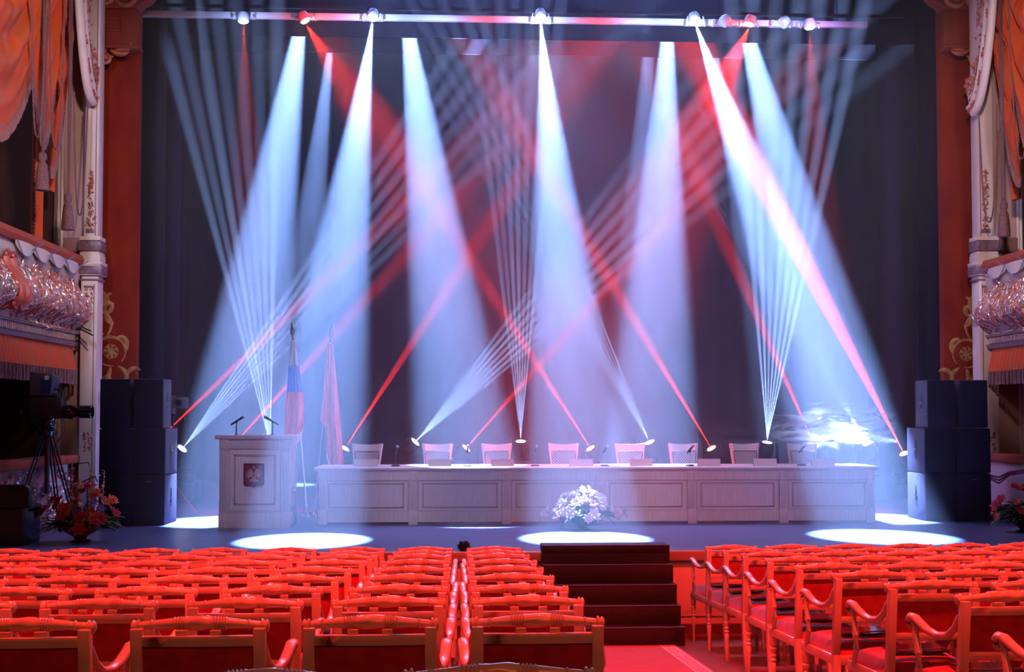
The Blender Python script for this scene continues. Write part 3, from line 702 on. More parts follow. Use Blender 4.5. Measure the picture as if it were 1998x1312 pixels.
for d in (-1, 1):
    ep([(d * x, z) for x, z in [(0, .03), (d and .012, .045), (.020, .062), (.030, .070), (.048, .066), (.036, .058), (.028, .050), (.024, .03), (.018, .0)]])          # neck and beak
    ep([(d * x, z) for x, z in [(.022, .072), (.020, .084), (.027, .080), (.032, .087), (.037, .080), (.043, .084), (.040, .072)]])                                      # small crown
    for k in range(6):                                                                                                                                            # wing feathers
        a = math.radians(62 - k * 24); L = .072 - .004 * k; bx, bz = .020 + .007 * k * .5, .022 - .006 * k
        e.tube([(d * bx, -.018, bz), (d * (bx + L * .6 * math.cos(a) + .012), -.020, bz + L * .6 * math.sin(a)), (d * (bx + L * math.cos(a) + .010), -.018, bz + L * math.sin(a) + .006)], [.009, .010, .003], 6, up=(0, 1, 0))
    e.tube([(d * .010, -.018, -.035), (d * .030, -.02, -.048), (d * .040, -.018, -.066)], [.010, .009, .005], 6, up=(0, 1, 0))                                             # leg
    for k in range(3): e.tube([(d * .040, -.018, -.066), (d * (.032 + .012 * k), -.018, -.080)], [.004, .002], 5)
    for k in range(3): e.tube([(0, -.018, -.04), (d * (.010 + .012 * k), -.02, -.075), (d * (.018 + .020 * k), -.018, -.098 + .008 * k)], [.006, .009, .003], 6, up=(0, 1, 0))
ep([(-.026, .028), (.026, .028), (.030, -.01), (.018, -.045), (0, -.06), (-.018, -.045), (-.030, -.01)])
ep([(-.014, .094), (-.010, .108), (0, .116), (.010, .108), (.014, .094)]); e.box(-.002, .002, -.02, -.015, .114, .126); e.box(-.006, .006, -.02, -.015, .118, .121)
e.tube([(-.040, -.018, -.070), (-.062, -.018, -.05), (-.075, -.018, -.04)], .004, 6); e.ball((.052, -.018, -.068), (.012, .008, .012), 8); e.box(.050, .054, -.02, -.015, -.06, -.042)
e.build('eagle', mat('silver gilt', (.80, .62, .50), .3, .5, (.62, .50, .52), (40, 40, 40)), em, smooth=50)
MB().prism([(-.013, .016), (.013, .016), (.013, -.012), (0, -.022), (-.013, -.012)], 'y', -.030, -.023).build('inner_shield', mat('inner red enamel', (.5, .03, .04), .4), em, smooth=0)

# microphones on the lectern
def lectern_mic(px, lean, lab):
    p = at(px, 850, 14.95)
    t = thing('lectern_microphone', lab, 'microphone', (p.x, 14.95, lh), 0, 'lectern microphones')
    MB().lathe([(.028, 0), (.028, .008), (.012, .012), (.008, .014), (.008, .10), (.006, .11), (.006, .17)], n=12).build('stem', BLACKPL, t)
    a = Vector((lean * .04, .0, .145)); c = Vector((0, 0, .178)); h = Vector((lean * .085, -.03, .232)); tl = Vector((-lean * .075, .025, .135))
    MB().tube([c + Vector((0, 0, -.02)), c + Vector((0, 0, .0))], .014, 10).build('clip', BLACKPL, t)
    M_ = MB(); M_.tube([tl, tl + (h - tl) * .1, tl + (h - tl) * .75, h], [.010, .012, .013, .018], 12); M_.build('body', BLACKPL, t)
    q = MB(); M_ = MB().ball(h + (h - tl).normalized() * .012, .021, 12); M_.build('grille_head', STEEL, t)
lectern_mic(461, 1, 'small black microphone on the left of the lectern top, tilted to the right')
lectern_mic(532, -1, 'small black microphone on the right of the lectern top, tilted to the left')

# chairs of the presidium: white frames, dotted upholstery
def dotted():
    m = mat('white upholstery with small dark dots', (.74, .70, .68), .8); nt = m.node_tree; p = nt.nodes['Principled BSDF']
    tc = nt.nodes.new('ShaderNodeTexCoord'); mp = nt.nodes.new('ShaderNodeMapping'); mp.inputs['Scale'].default_value = (34, 34, 34); mp.inputs['Rotation'].default_value = (0, math.radians(45), 0)
    nt.links.new(tc.outputs['Object'], mp.inputs[0]); sx = nt.nodes.new('ShaderNodeSeparateXYZ'); nt.links.new(mp.outputs[0], sx.inputs[0])
    def fr(o):
        f = nt.nodes.new('ShaderNodeMath'); f.operation = 'FRACT'; nt.links.new(o, f.inputs[0]); s_ = nt.nodes.new('ShaderNodeMath'); s_.operation = 'SUBTRACT'; s_.inputs[1].default_value = .5; nt.links.new(f.outputs[0], s_.inputs[0])
        a = nt.nodes.new('ShaderNodeMath'); a.operation = 'ABSOLUTE'; nt.links.new(s_.outputs[0], a.inputs[0]); return a.outputs[0]
    mx = nt.nodes.new('ShaderNodeMath'); mx.operation = 'MAXIMUM'; nt.links.new(fr(sx.outputs[0]), mx.inputs[0]); nt.links.new(fr(sx.outputs[2]), mx.inputs[1])
    lt = nt.nodes.new('ShaderNodeMath'); lt.operation = 'LESS_THAN'; lt.inputs[1].default_value = .24; nt.links.new(mx.outputs[0], lt.inputs[0])
    mi = nt.nodes.new('ShaderNodeMix'); mi.data_type = 'RGBA'; nt.links.new(lt.outputs[0], mi.inputs[0]); mi.inputs[6].default_value = (.74, .70, .68, 1); mi.inputs[7].default_value = (.10, .07, .09, 1)
    nt.links.new(mi.outputs[2], p.inputs['Base Color']); return m
DOT = dotted()
def conf_chair():
    """back faces +y (away from camera), the sitter faces the hall; front of seat at -y"""
    t = thing('conference_chair', '', 'chair', (0, 0, 0))
    # back: flaring uprights and curved top rail
    f = MB()
    out = lambda z: .150 + .045 * max(0, (z - .42) / .62) ** 1.6
    for s in (-1, 1):
        pts = [(s * out(z), .22 + .10 * max(0, z - .42), z) for z in [.42 + .62 * i / 10 for i in range(11)]]
        for k in range(10):
            pass
        f.tube([(s * (out(z) + .012), .22 + .12 * max(0, z - .42), z) for z in [.40 + .64 * i / 12 for i in range(13)]], [.026 + .008 * (i / 12) ** 2 for i in range(13)], 4, .6)
    f.grid(lambda u, v: ((u - .5) * 2 * (.200 + .018 * v), .285 + .03 * (1 - (2 * u - 1) ** 2) + .01 * v, .935 + .095 * v + .018 * (2 * u - 1) ** 2 * v), 14, 3, .024, (0, 1, 0))
    f.box(-.155, .155, .245, .268, .50, .545)
    f.build('back_frame', WHITE_WOOD, t, smooth=50)
    fr = MB(); fr.grid(lambda u, v: ((u - .5) * 2 * (.142 + .032 * v), .258 + .028 * v + .022 * (1 - (2 * u - 1) ** 2), .545 + .385 * v), 10, 6, .03, (0, -1, 0))
    fr.build('back_cushion', DOT, t, smooth=50)
    ed = MB()
    def q(u, v): return (((u - .5) * 2 * (.146 + .032 * v)), .243 + .028 * v + .022 * (1 - (2 * u - 1) ** 2) - .018, .545 + .385 * v)
    ed.tube([q(0, v / 8) for v in range(9)] + [q(u / 8, 1) for u in range(1, 9)] + [q(1, 1 - v / 8) for v in range(1, 9)], .006, 6)
    ed.build('piping', mat('brown piping', (.10, .05, .05), .7), t)
    MB().box(-.22, .22, -.20, .24, .40, .44).build('seat_frame', WHITE_WOOD, t, bevel=.01)
    MB().box(-.215, .215, -.20, .22, .44, .50).build('seat', DOT, t, bevel=.02)
    for s in (-1, 1):
        MB().tube([(s * .19, -.17, .40), (s * .20, -.19, 0)], [.024, .015], 8).build('leg', WHITE_WOOD, t)
        MB().tube([(s * .17, .21, .40), (s * .18, .27, 0)], [.024, .016], 8).build('leg', WHITE_WOOD, t)
    return t
CC = conf_chair(); tree = snapshot(CC)
ords = ['first', 'second', 'third', 'fourth', 'fifth', 'sixth', 'seventh', 'eighth', 'ninth', 'tenth']
for i, (px, dy) in enumerate([(712, 0), (853, .05), (972, .1), (1103, .06), (1236, .0), (1344, .02), (1466, .05), (1573, 0)]):
    p = at(px, 880, 16.1); lab = 'white chair with dotted upholstery behind the long table, %s counted from the lectern' % ords[i]
    rz = (-.03, .02, .04, -.02, .02, .06, .05, -.10)[i] * 1.0
    if i == 0: CC.location = (p.x, 16.1 + dy, 0); CC.rotation_euler = (0, 0, rz); CC['label'] = lab; CC['group'] = 'white chairs behind the table'
    else: dup(tree, (p.x, 16.1 + dy, 0), rz, lab, 'white chairs behind the table')

# name cards and microphones on the table
for i, (x0, x1) in enumerate([(690, 738), (835, 881), (958, 1003), (1111, 1157), (1229, 1273), (1361, 1405), (1470, 1515), (1583, 1628)]):
    a, c = at(x0, 900, TY + .16), at(x1, 900, TY + .16); w2 = (c.x - a.x) / 2
    o = MB().prism([(-.035, 0), (-.030, 0), (0, .092), (.030, 0), (.035, 0), (.003, .098), (-.003, .098)], 'x', -w2, w2).build('name_card', PAPER, smooth=0)
    o.location = ((a.x + c.x) / 2, TY + .16, TH); tag(o, 'blank folded pale name card on the long table, %s counted from the lectern' % ords[i], 'name card', 'name cards on the long table')
def desk_mic():
    t = thing('desk_microphone', '', 'microphone')
    MB().lathe([(.062, 0), (.062, .014), (.045, .022), (.01, .024)], n=20).build('base', BLACKPL, t)
    MB().tube([(0, 0, .02), (0, 0, .20), (.004, -.006, .215)], .0055, 8).build('stem', STEEL, t)
    MB().tube([(.0, .0, .185), (.004, -.004, .225)], [.013, .015], 10).build('clip', BLACKPL, t)
    MB().tube([(-.012, .035, .170), (-.004, .005, .215), (.008, -.035, .258)], [.009, .012, .015], 10).build('body', BLACKPL, t)
    MB().ball((.012, -.045, .270), .021, 12).build('grille_head', STEEL, t)
    return t
DM = desk_mic(); tree = snapshot(DM)
for i, px in enumerate([772, 912, 1044, 1180, 1346, 1564]):
    p = at(px, 905, TY + .22); lab = 'microphone on a round table stand on the long table, %s counted from the lectern' % ords[i]
    if i == 0: DM.location = (p.x, TY + .22, TH); DM.rotation_euler = (0, 0, .3); DM['label'] = lab; DM['group'] = 'microphones on the long table'
    else: dup(tree, (p.x, TY + .22, TH), (.3, -.1, .2, .5, .9, 1.2)[i], lab, 'microphones on the long table')

# flags on poles in weighted stands
def flag(px_foot, px_tip, py_tip, Y, lab, mats, fringe_m, wide, foot=None):
    ft = at(px_foot, 1000, Y); tp = at(px_tip, py_tip, Y); tp = Vector((tp.x, Y + .02, tp.z))
    t = thing('flag', lab, 'flag', (ft.x, Y, 0), 0)
    top = Vector((tp.x - ft.x, 0.02, tp.z)); foot_ = Vector((0, 0, .06)); ax = (top - foot_).normalized()
    MB().tube([foot_, top - ax * .22], [.014, .012], 10).build('pole', STEEL, t)
    M_ = ax.to_track_quat('Z', 'Y').to_matrix()
    MB().lathe([(.010, -.24), (.022, -.22), (.014, -.20), (.012, -.19), (.034, -.14), (.030, -.08), (.012, -.02), (.003, .03)], top, 12, M_).build('finial', mat('dark bronze finial', (.10, .05, .05), .35, .6), t)
    MB().lathe([(.20, 0), (.20, .02), (.17, .035), (.05, .045), (.03, .09), (.018, .12)], n=24).build('stand_base', CHROME, t)
    # cloth hangs from below the finial, folded, widening downwards with a slanting corner
    n = len(mats); u0 = top - ax * .26; L = (u0 - foot_).length
    for k, m in enumerate(mats):
        a, b_ = wide['cuts'][k], wide['cuts'][k + 1]
        def fn(u, v, a=a, b_=b_):
            s = a + (b_ - a) * v; c = u0 - ax * (s * wide['len'])
            wl = wide['l'](s); wr = wide['r'](s); slant = wide['slant'](u) * (s)
            x = -wl + (wl + wr) * u; fold = .055 * math.sin(u * 2.1 * 2 * PI + s * 2.0) * min(1, .25 + s * 1.4)
            return (u0.x + x, c.y - .03 + fold, c.z - slant * (b_ == wide['cuts'][-1]) * v ** 2)
        MB().grid(fn, 36, 14, .006, (0, 1, 0)).build('cloth', m, t, smooth=70)['label'] = wide['names'][k]
        if k == n - 1:
            pts = [fn(u / 30, 1.0) for u in range(31)]
            f = MB()
            for i in range(30):
                A, B_ = Vector(pts[i]), Vector(pts[i + 1]); f.add([A + Vector((0, -.012, .03)), B_ + Vector((0, -.012, .03)), B_ + Vector((0, -.012, -.045)), A + Vector((0, -.012, -.045)), A + Vector((0, .014, .03)), B_ + Vector((0, .014, .03)), B_ + Vector((0, .014, -.045)), A + Vector((0, .014, -.045))], [(0, 1, 2, 3), (7, 6, 5, 4), (3, 2, 6, 7), (0, 4, 5, 1)])
            f.build('fringe', fringe_m, t)
    return t
FLW = mat('white flag silk', (.80, .78, .76), .5, sheen=.2); FLB = mat('blue flag silk', (.02, .05, .62), .5, sheen=.2); FLR = mat('red flag silk', (.78, .012, .03), .5, sheen=.2)
FRG = mat('pale gold fringe', (.72, .60, .48), .6)
def lin(pts):
    def f(s):
        for (a, va), (b_, vb) in zip(pts[:-1], pts[1:]):
            if s <= b_: return va + (vb - va) * (s - a) / (b_ - a)
        return pts[-1][1]
    return f
flag(598, 569, 632, 16.4, 'white, blue and red striped flag hanging furled on a pole beside the lectern', [FLW, FLB, FLR], FRG,
     dict(cuts=[0, .22, .46, 1.0], len=1.62, l=lin([(0, .03), (.3, .07), (.6, .11), (1, .13)]), r=lin([(0, .04), (.3, .10), (.55, .16), (1, .17)]), slant=lin([(0, .0), (.35, .25), (.6, -.1), (1, -.35)]), names=['white stripe', 'blue stripe', 'red stripe']))
flag(614, 647, 636, 16.1, 'plain red flag with pale fringe furled on a pole between lectern and long table', [FLR, FLR], FRG,
     dict(cuts=[0, .5, 1.0], len=1.85, l=lin([(0, .03), (.4, .10), (.62, .14), (.66, .06), (1, .04)]), r=lin([(0, .04), (.4, .12), (1, .22)]), slant=lin([(0, -.25), (.5, .1), (.8, .3), (1, .1)]), names=['upper red cloth', 'lower red cloth']))

# loudspeakers: sub cabinets in two tiers of two, and two narrower cabinets on top
def cabinet(x0, x1, Y, z0, z1, dep, side, lab, badge=False):
    cx = (x0 + x1) / 2; w_ = (x1 - x0) / 2 - .004; h = z1 - z0
    t = thing('loudspeaker', lab, 'loudspeaker', (cx, Y, z0), 0, 'stacked black loudspeakers')
    MB().box(-w_, w_, .025, dep, 0.002, h - .004).build('cabinet', SPEAKERSIDE, t, bevel=.012)
    b = MB(); b.box(-w_ + .004, w_ - .004, -.004, .03, .008, h - .010); b.build('grille', GRILLE, t, bevel=.006)
    # recessed handle on the inner side: a slot above a round grip
    xs = -side * w_
    q = MB(); zc = h * .52; yc = dep * .5
    def P(pts, e): q.prism(pts, 'x', xs, xs + -side * e)
    P([(yc - .012, zc + .13), (yc + .012, zc + .13), (yc + .034, zc + .01), (yc - .034, zc + .01)], .004)
    P([(yc + .032 * math.cos(a), zc - .055 + .040 * math.sin(a)) for a in [PI * 2 * i / 14 for i in range(14)]], .004)
    q.build('handle_recess', BLACKGL, t, smooth=0)
    q = MB(); q.box(xs - side * .002, xs - side * .012, yc - .036, yc + .036, zc - .010, zc + .004); q.tube([(xs - side * .008, yc + .03 * math.cos(a), zc - .075 + .03 * math.sin(a)) for a in [PI + PI * i / 8 for i in range(9)]], .005, 6)
    q.build('handle', CHROME, t)
    if badge: MB().box(-.04, .04, -.008, -.003, h - .09, h - .078).build('badge', mat('dull badge', (.12, .10, .16), .4), t)
    return t
for side in (-1, 1):
    nm = 'left' if side < 0 else 'right'; other = 'inner', 'outer'
    Yf = 15.0 if side < 0 else 15.15
    if side < 0: xs = [at(192, 900, Yf).x, at(259, 900, Yf).x, at(323, 900, Yf).x]; ts = [at(194, 790, Yf).x, at(262, 790, Yf).x - 0.04, at(319, 790, Yf).x]
    else: xs = [at(1804, 900, Yf).x, at(1866, 900, Yf).x, at(1934, 900, Yf).x]; ts = [at(1809, 790, Yf).x, at(1873, 790, Yf).x - .04 + .0, at(1928, 790, Yf).x]
    zt1 = at(1000, 836, Yf).z; zt2 = at(1000, 740, Yf).z; zm = at(1000, 926, Yf).z
    dep = .62
    for lvl, (za, zb) in enumerate([(0, zm), (zm, zt1)]):
        for j in range(2):
            inner = (j == 1) if side < 0 else (j == 0)
            cabinet(xs[j], xs[j + 1], Yf, za, zb, dep if inner else dep, side, 'big black subwoofer cabinet of the %s stack, %s tier, on the %s side' % (nm, ('bottom', 'middle')[lvl], 'stage' if inner else 'wall'), badge=(lvl == 0 and j == 1))
    for j in range(2):
        inner = (j == 1) if side < 0 else (j == 0); g_ = .0
        a_, c_ = (ts[0], ts[0] + .40) if j == 0 else (ts[2] - .40, ts[2])
        cabinet(a_, c_, Yf - .0, zt1, zt2, .42, side, 'narrower black loudspeaker on top of the %s stack, on the %s side' % (nm, 'stage' if inner else 'wall'))

# moving heads on the stage and fixtures on the bar
LENS_W = emit('lit white lens', (.75, .86, 1.0), 40.0); LENS_R = emit('lit red lens', (1.0, .25, .10), 26.0)
def moving_head(px, py, tpx, tpy, red, lab, depth_dy=0.0):
    s = at(px, py, Y_HEADS); tg = at(tpx, tpy, Y_HEADS + depth_dy)
    t = thing('moving_head', lab, 'stage light', (s.x, Y_HEADS, 0), 0, 'red moving heads on the stage' if red else 'white moving heads on the stage')
    d = (tg - s); d = (d + Vector((0, -.25 * d.length, 0))).normalized()
    hc = Vector((0, 0, s.z)) ; M_ = d.to_track_quat('Z', 'Y').to_matrix()
    back = hc - (tg - s).normalized() * .045
    MB().lathe([(.02, -.26), (.09, -.25), (.125, -.18), (.13, -.06), (.115, .0), (.105, .02), (.10, .0)], back, 18, M_).build('head', BLACKPL, t)
    MB().lathe([(.001, .001), (.075, .003), (.078, .0)], back - d * .0 + d * .012, 18, M_).build('lens', LENS_R if red else LENS_W, t)
    z0 = s.z - .40
    y = MB(); y.box(-.19, -.15, -.05, .05, z0, s.z + .02); y.box(.15, .19, -.05, .05, z0, s.z + .02); y.box(-.19, .19, -.07, .07, z0 - .03, z0 + .03); y.build('yoke', BLACKPL, t, bevel=.015)
    MB().box(-.17, .17, -.15, .15, z0 - .17, z0 - .03).build('base', BLACKPL, t, bevel=.02)
    q = MB(); q.tube([(.045 * math.cos(a), -.152, z0 - .1 + .028 * math.sin(a)) for a in [2 * PI * i / 16 for i in range(17)]], .008, 6, cap=False); q.build('badge_ring', CHROME, t)
    q = MB(); q.box(-.26, .26, -.26, .26, .02, z0 - .17) if z0 - .17 > .1 else None
    q.build('flight_case', mat('black laminated case', (.02, .018, .03), .4), t, bevel=.01)
for i, (s, t_, k) in enumerate(HEADS_RED):
    if i == 7: continue
    moving_head(s[0], s[1], t_[0], t_[1], True, 'red glowing moving head light, %s red one from the lectern' % ords[i if i < 6 else 6] if i < 6 else 'red glowing moving head light behind the left loudspeakers')
wl = ['beside the left loudspeaker stack', 'hidden behind the lectern', 'between the first and second table chairs', 'between the third and fourth table chairs', 'behind the fifth table chair', 'behind the gap of the seventh table chair', 'in the thick smoke right of the table chairs']
for i, (s, ta, tb_, k) in enumerate(HEADS_ICE):
    moving_head(s[0], s[1], (ta[0] + tb_[0]) / 2, (ta[1] + tb_[1]) / 2, False, 'white shining moving head light ' + wl[i])

bz = at(1000, 33, Y_BAR1)
xa, xb = at(250, 28, Y_BAR1).x, at(1697, 39, Y_BAR1).x
lb = thing('lighting_bar', 'long white lit lighting bar above the front of the stage', 'lighting bar', ((xa + xb) / 2, Y_BAR1 + .12, bz.z))
h2 = (xb - xa) / 2
MB().box(-h2, h2, -.04, .04, -.045, .045).build('beam', mat('white painted steel', (.75, .74, .78), .4), lb, bevel=.008)
MB().tube([(-h2, 0, -.15), (h2, 0, -.15)], .0, 4) if False else None
dp = MB(); dp.box(-h2, h2 + .6, -.03, .03, .12, .16)
for k in range(12): x = -h2 + (k + .5) * 2 * h2 / 12; dp.tube([(x, 0, .04), (x, 0, 12.98 - bz.z)], .006, 6)
dp.build('suspension', BLACKPL, lb)
def bar_fixture(px, py, tpx, tpy, kind, lab):
    s = at(px, py, Y_BAR1); tg = onz(tpx, tpy) if kind == 'beam' else at(tpx, tpy, Y_BAR1)
    t = thing('bar_fixture', lab, 'stage light', (s.x, Y_BAR1 + .12, bz.z - .045), 0, 'stage lights on the lighting bar')
    o_ = Vector((s.x, Y_BAR1 + .12, bz.z - .045)); d = (tg - s).normalized(); M_ = d.to_track_quat('Z', 'Y').to_matrix(); c = s - o_
    wm = mat('pale fixture housing', (.55, .55, .60), .35)
    MB().lathe([(.03, -.16), (.075, -.145), (.095, -.08), (.09, -.03), (.082, -.015), (.07, -.02)], c, 18, M_).build('housing', wm, t)
    q = MB(); q.tube([(c.x - .15, c.y, 0.0), (c.x - .15, c.y, -.06), c + Vector((-.12, 0, .08))], .012, 6); q.tube([(c.x + .15, c.y, 0.0), (c.x + .15, c.y, -.06), c + Vector((.12, 0, .08))], .012, 6); q.box(c.x - .16, c.x + .16, -.03, .03, -.008, .004)
    q.build('yoke', wm, t)
    if kind != 'off':
        MB().lathe([(.001, 0), (.074, .001), (.075, -.003)], c - d * .018, 18, M_).build('lens', LENS_W if kind == 'beam' else emit('lit pink red lens', (1, .45, .40), 14), t)
        if kind == 'red': MB().tube([c - d * .008 + M_ @ Vector((.06 * math.cos(a), .06 * math.sin(a), 0)) for a in [2 * PI * i / 16 for i in range(17)]], .008, 6, cap=False).build('bezel', LENS_W, t)
bar_fixture(475, 44, 505, 1000, 'red', 'stage light with a red beam at the left end of the lighting bar')
bar_fixture(597, 42, 900, 560, 'red', 'stage light with a faint red beam, second from the left on the lighting bar')
bar_fixture(727, 36, 593, 1055, 'beam', 'bright white stage light above the space between lectern and table')
bar_fixture(1055, 36, 1141, 1051, 'beam', 'bright white stage light over the middle of the lighting bar')
bar_fixture(1357, 42, 1717, 1047, 'beam', 'bright white stage light right of the bar middle, beam slanting right')
bar_fixture(1408, 47, 1300, 150, 'off', 'unlit pale stage light just right of the slanting white one on the bar')
bar_fixture(1461, 49, 1290, 560, 'red', 'stage light with a red beam between two unlit lights on the bar')
bar_fixture(1523, 49, 1400, 150, 'off', 'unlit pale stage light between the two right hand red ones on the bar')
bar_fixture(1580, 56, 1625, 900, 'red', 'stage light with an orange red beam at the right end of the lighting bar')

# ------------------------------------------------------------------ aisle carpet
def carpet_mat():
    m = mat('red carpet with pale patterned border', (0.42, 0.07, 0.07), 0.95, 0, (0.34, 0.05, 0.05), (6, 40, 6), 0.3, (120, 120, 120)); nt = m.node_tree; p = nt.nodes['Principled BSDF']
    base = p.inputs['Base Color'].links[0].from_socket
    tc = nt.nodes.new('ShaderNodeTexCoord'); sx = nt.nodes.new('ShaderNodeSeparateXYZ'); nt.links.new(tc.outputs['Object'], sx.inputs[0])
    def mth(op, a, b=None, c=None):
        n = nt.nodes.new('ShaderNodeMath'); n.operation = op
        for i, q in enumerate((a, b, c)):
            if q is None: continue
            if isinstance(q, (int, float)): n.inputs[i].default_value = q
            else: nt.links.new(q, n.inputs[i])
        return n.outputs[0]
    ax = mth('ABSOLUTE', sx.outputs[0])
    band = mth('MULTIPLY', mth('GREATER_THAN', ax, 0.50), mth('LESS_THAN', ax, 0.635))
    line = mth('ADD', mth('COMPARE', ax, 0.505, 0.008), mth('COMPARE', ax, 0.63, 0.008))
    vo = nt.nodes.new('ShaderNodeTexVoronoi'); vo.feature = 'DISTANCE_TO_EDGE'; vo.inputs['Scale'].default_value = 26; nt.links.new(tc.outputs['Object'], vo.inputs['Vector'])
    pat = mth('LESS_THAN', vo.outputs[0], 0.09)
    f = mth('MINIMUM', mth('ADD', mth('MULTIPLY', band, mth('ADD', mth('MULTIPLY', pat, .6), .15)), line), 1.0)
    mi = nt.nodes.new('ShaderNodeMix'); mi.data_type = 'RGBA'; nt.links.new(f, mi.inputs[0]); nt.links.new(base, mi.inputs[6]); mi.inputs[7].default_value = (.75, .42, .38, 1)
    nt.links.new(mi.outputs[2], p.inputs['Base Color']); return m
cp = MB().prism([(0.5, hall_z(0.5) + .002), (10.93, hall_z(10.93) + .002), (10.93, hall_z(10.93) + .014), (0.5, hall_z(0.5) + .014)], 'x', -.66, .66).build('aisle_carpet', carpet_mat(), smooth=0)
cp.location = (1.42, 0, 0); tag(cp, 'red runner with a pale patterned border lying in the aisle below the stairs', 'carpet')

# ------------------------------------------------------------------ the ivory and red armchairs of the stalls
RAIL_Z = 0.98
def stall_chair():
    t = thing('theatre_armchair', '', 'chair')
    w_ = .26; zr = RAIL_Z
    # turned crest rail, slightly bowed, with ball ends, beads, ribbed bands and a fluted barrel
    b = MB(); prof = []
    def R(x):
        a = abs(x) / w_
        if a > .985: return .016
        if a > .95: return .025
        if a > .93: return .017
        if a > .885: return .026
        if a > .87: return .014
        if a > .72: return .0165
        if a > .70: return .021
        if a > .685: return .015
        if a > .38: return .0165 + .0055 * (1 - (a - .38) / .305)
        if a > .36: return .026
        if a > .20: return .0235 + .0035 * math.cos(a * 150)
        if a > .18: return .025
        return .0275 - .010 * (a / .18) ** 2 * .3
    N = 96; n = 12; vs = []; fs = []
    for i in range(N + 1):
        x = -w_ + 2 * w_ * i / N; r = R(x); a = abs(x) / w_
        for k in range(n):
            th = 2 * PI * k / n; rr = r
            if a < .18: rr *= 1 + .07 * math.cos(3 * th + x * 60)
            elif .2 < a < .36: rr *= 1 + .06 * math.cos(6 * th)
            vs.append((x, rr * math.cos(th), zr + .014 * (1 - a * a) - .007 + rr * math.sin(th)))
    fs = [(i * n + k, i * n + (k + 1) % n, (i + 1) * n + (k + 1) % n, (i + 1) * n + k) for i in range(N) for k in range(n)] + [tuple(range(n - 1, -1, -1)), tuple(range(N * n, N * n + n))]
    b.add(vs, fs); b.build('crest_rail', CHAIR_WOOD, t, smooth=60)
    # back frame: raked posts, upper and lower rails, two blocks under the crest rail
    f = MB(); rake = lambda z: -.030 + (.96 - z) * .10
    def slab(x0, x1, z0, z1, th=.032, off=0.0, nseg=1, bow=0.0):
        for k in range(nseg):
            a0, a1 = x0 + (x1 - x0) * k / nseg, x0 + (x1 - x0) * (k + 1) / nseg
            y = lambda x, z: rake(z) + off - bow * (1 - (x / .25) ** 2)
            v = [(a0, y(a0, z0) - th / 2, z0), (a1, y(a1, z0) - th / 2, z0), (a1, y(a1, z0) + th / 2, z0), (a0, y(a0, z0) + th / 2, z0),
                 (a0, y(a0, z1) - th / 2, z1), (a1, y(a1, z1) - th / 2, z1), (a1, y(a1, z1) + th / 2, z1), (a0, y(a0, z1) + th / 2, z1)]
            f.add(v, [(3, 2, 1, 0), (4, 5, 6, 7), (0, 1, 5, 4), (1, 2, 6, 5), (2, 3, 7, 6), (3, 0, 4, 7)])
    for s in (-1, 1): slab(s * .252, s * .208, .50, .972, .040)
    slab(-.21, .21, .905, .945, .030, 0, 8, .012); slab(-.21, .21, .695, .735, .028, 0, 8, .012)
    for s in (-1, 1): slab(s * .045, s * .085, .944, .965, .020)
    f.build('back_frame', CHAIR_WOOD, t, bevel=.003)
    p = MB(); p.grid(lambda u, v: ((u - .5) * .418, rake(.735 + .17 * v) - .006 - .010 * (1 - (2 * u - 1) ** 2) - .003 * math.sin(PI * v), .735 + .17 * v), 12, 5, .026, (0, 1, 0))
    p.build('back_upholstery', VELVET, t, smooth=70)
    # seat
    s_ = MB(); s_.prism([(-.245, .0), (.245, .0), (.285, .47), (.24, .50), (-.24, .50), (-.285, .47)], 'z', .435, .495); s_.build('seat_frame', CHAIR_WOOD, t, bevel=.006)
    c = MB()
    def cf(u, v):
        x = (2 * u - 1); y = v; e = max(0, 1 - abs(x) ** 5) ** .5 * max(0, 1 - abs(2 * v - 1) ** 5) ** .5
        return (x * (.235 + .042 * v), .012 + .475 * y, .495 + .085 * e)
    c.grid(cf, 14, 12); c.build('seat_cushion', VELVET, t, smooth=70)
    for s in (-1, 1):
        a = MB()   # arm: sweeps down from the back post, forward and ends in a scroll above a curved support
        pts = [(s * .235, .0, .90), (s * .245, .035, .835), (s * .255, .09, .790), (s * .265, .17, .775), (s * .275, .25, .785), (s * .28, .32, .808), (s * .282, .37, .826), (s * .283, .41, .826), (s * .283, .435, .806), (s * .283, .438, .780), (s * .283, .42, .765)]
        a.tube(pts, [.016, .016, .017, .018, .019, .019, .020, .020, .017, .013, .009], 8, 1.25)
        a.tube([(s * .282, .385, .815), (s * .288, .350, .74), (s * .290, .325, .66), (s * .284, .330, .59), (s * .276, .37, .53), (s * .27, .41, .47)], [.016, .020, .022, .022, .020, .018], 8, .8)
        a.build('arm', CHAIR_WOOD, t, smooth=60)
        q = MB(); q.lathe([(.010, -.436), (.016, -.42), (.013, -.33), (.020, -.24), (.021, -.20), (.013, -.19), (.024, -.175), (.013, -.16), (.022, -.145), (.014, -.13), (.026, -.10), (.026, -.09), (.017, -.08), (.027, -.065), (.027, .0)], (s * .258, .445, .436), 10)
        q.build('leg', CHAIR_WOOD, t)
        q = MB(); zz = [.50, .40, .28, .15, 0.0]; yy = [.016, .010, -.002, -.022, -.055]; ww = [.022, .021, .019, .017, .015]
        for i in range(4):
            v = []
            for j in (i, i + 1):
                v += [(s * .23 - ww[j], yy[j] - ww[j], zz[j]), (s * .23 + ww[j], yy[j] - ww[j], zz[j]), (s * .23 + ww[j], yy[j] + ww[j], zz[j]), (s * .23 - ww[j], yy[j] + ww[j], zz[j])]
            q.add(v, [(0, 1, 5, 4), (1, 2, 6, 5), (2, 3, 7, 6), (3, 0, 4, 7)] + ([(3, 2, 1, 0)] if i == 0 else []) + ([(4, 5, 6, 7)] if i == 3 else []))
        q.build('leg', CHAIR_WOOD, t, smooth=30)
    return t
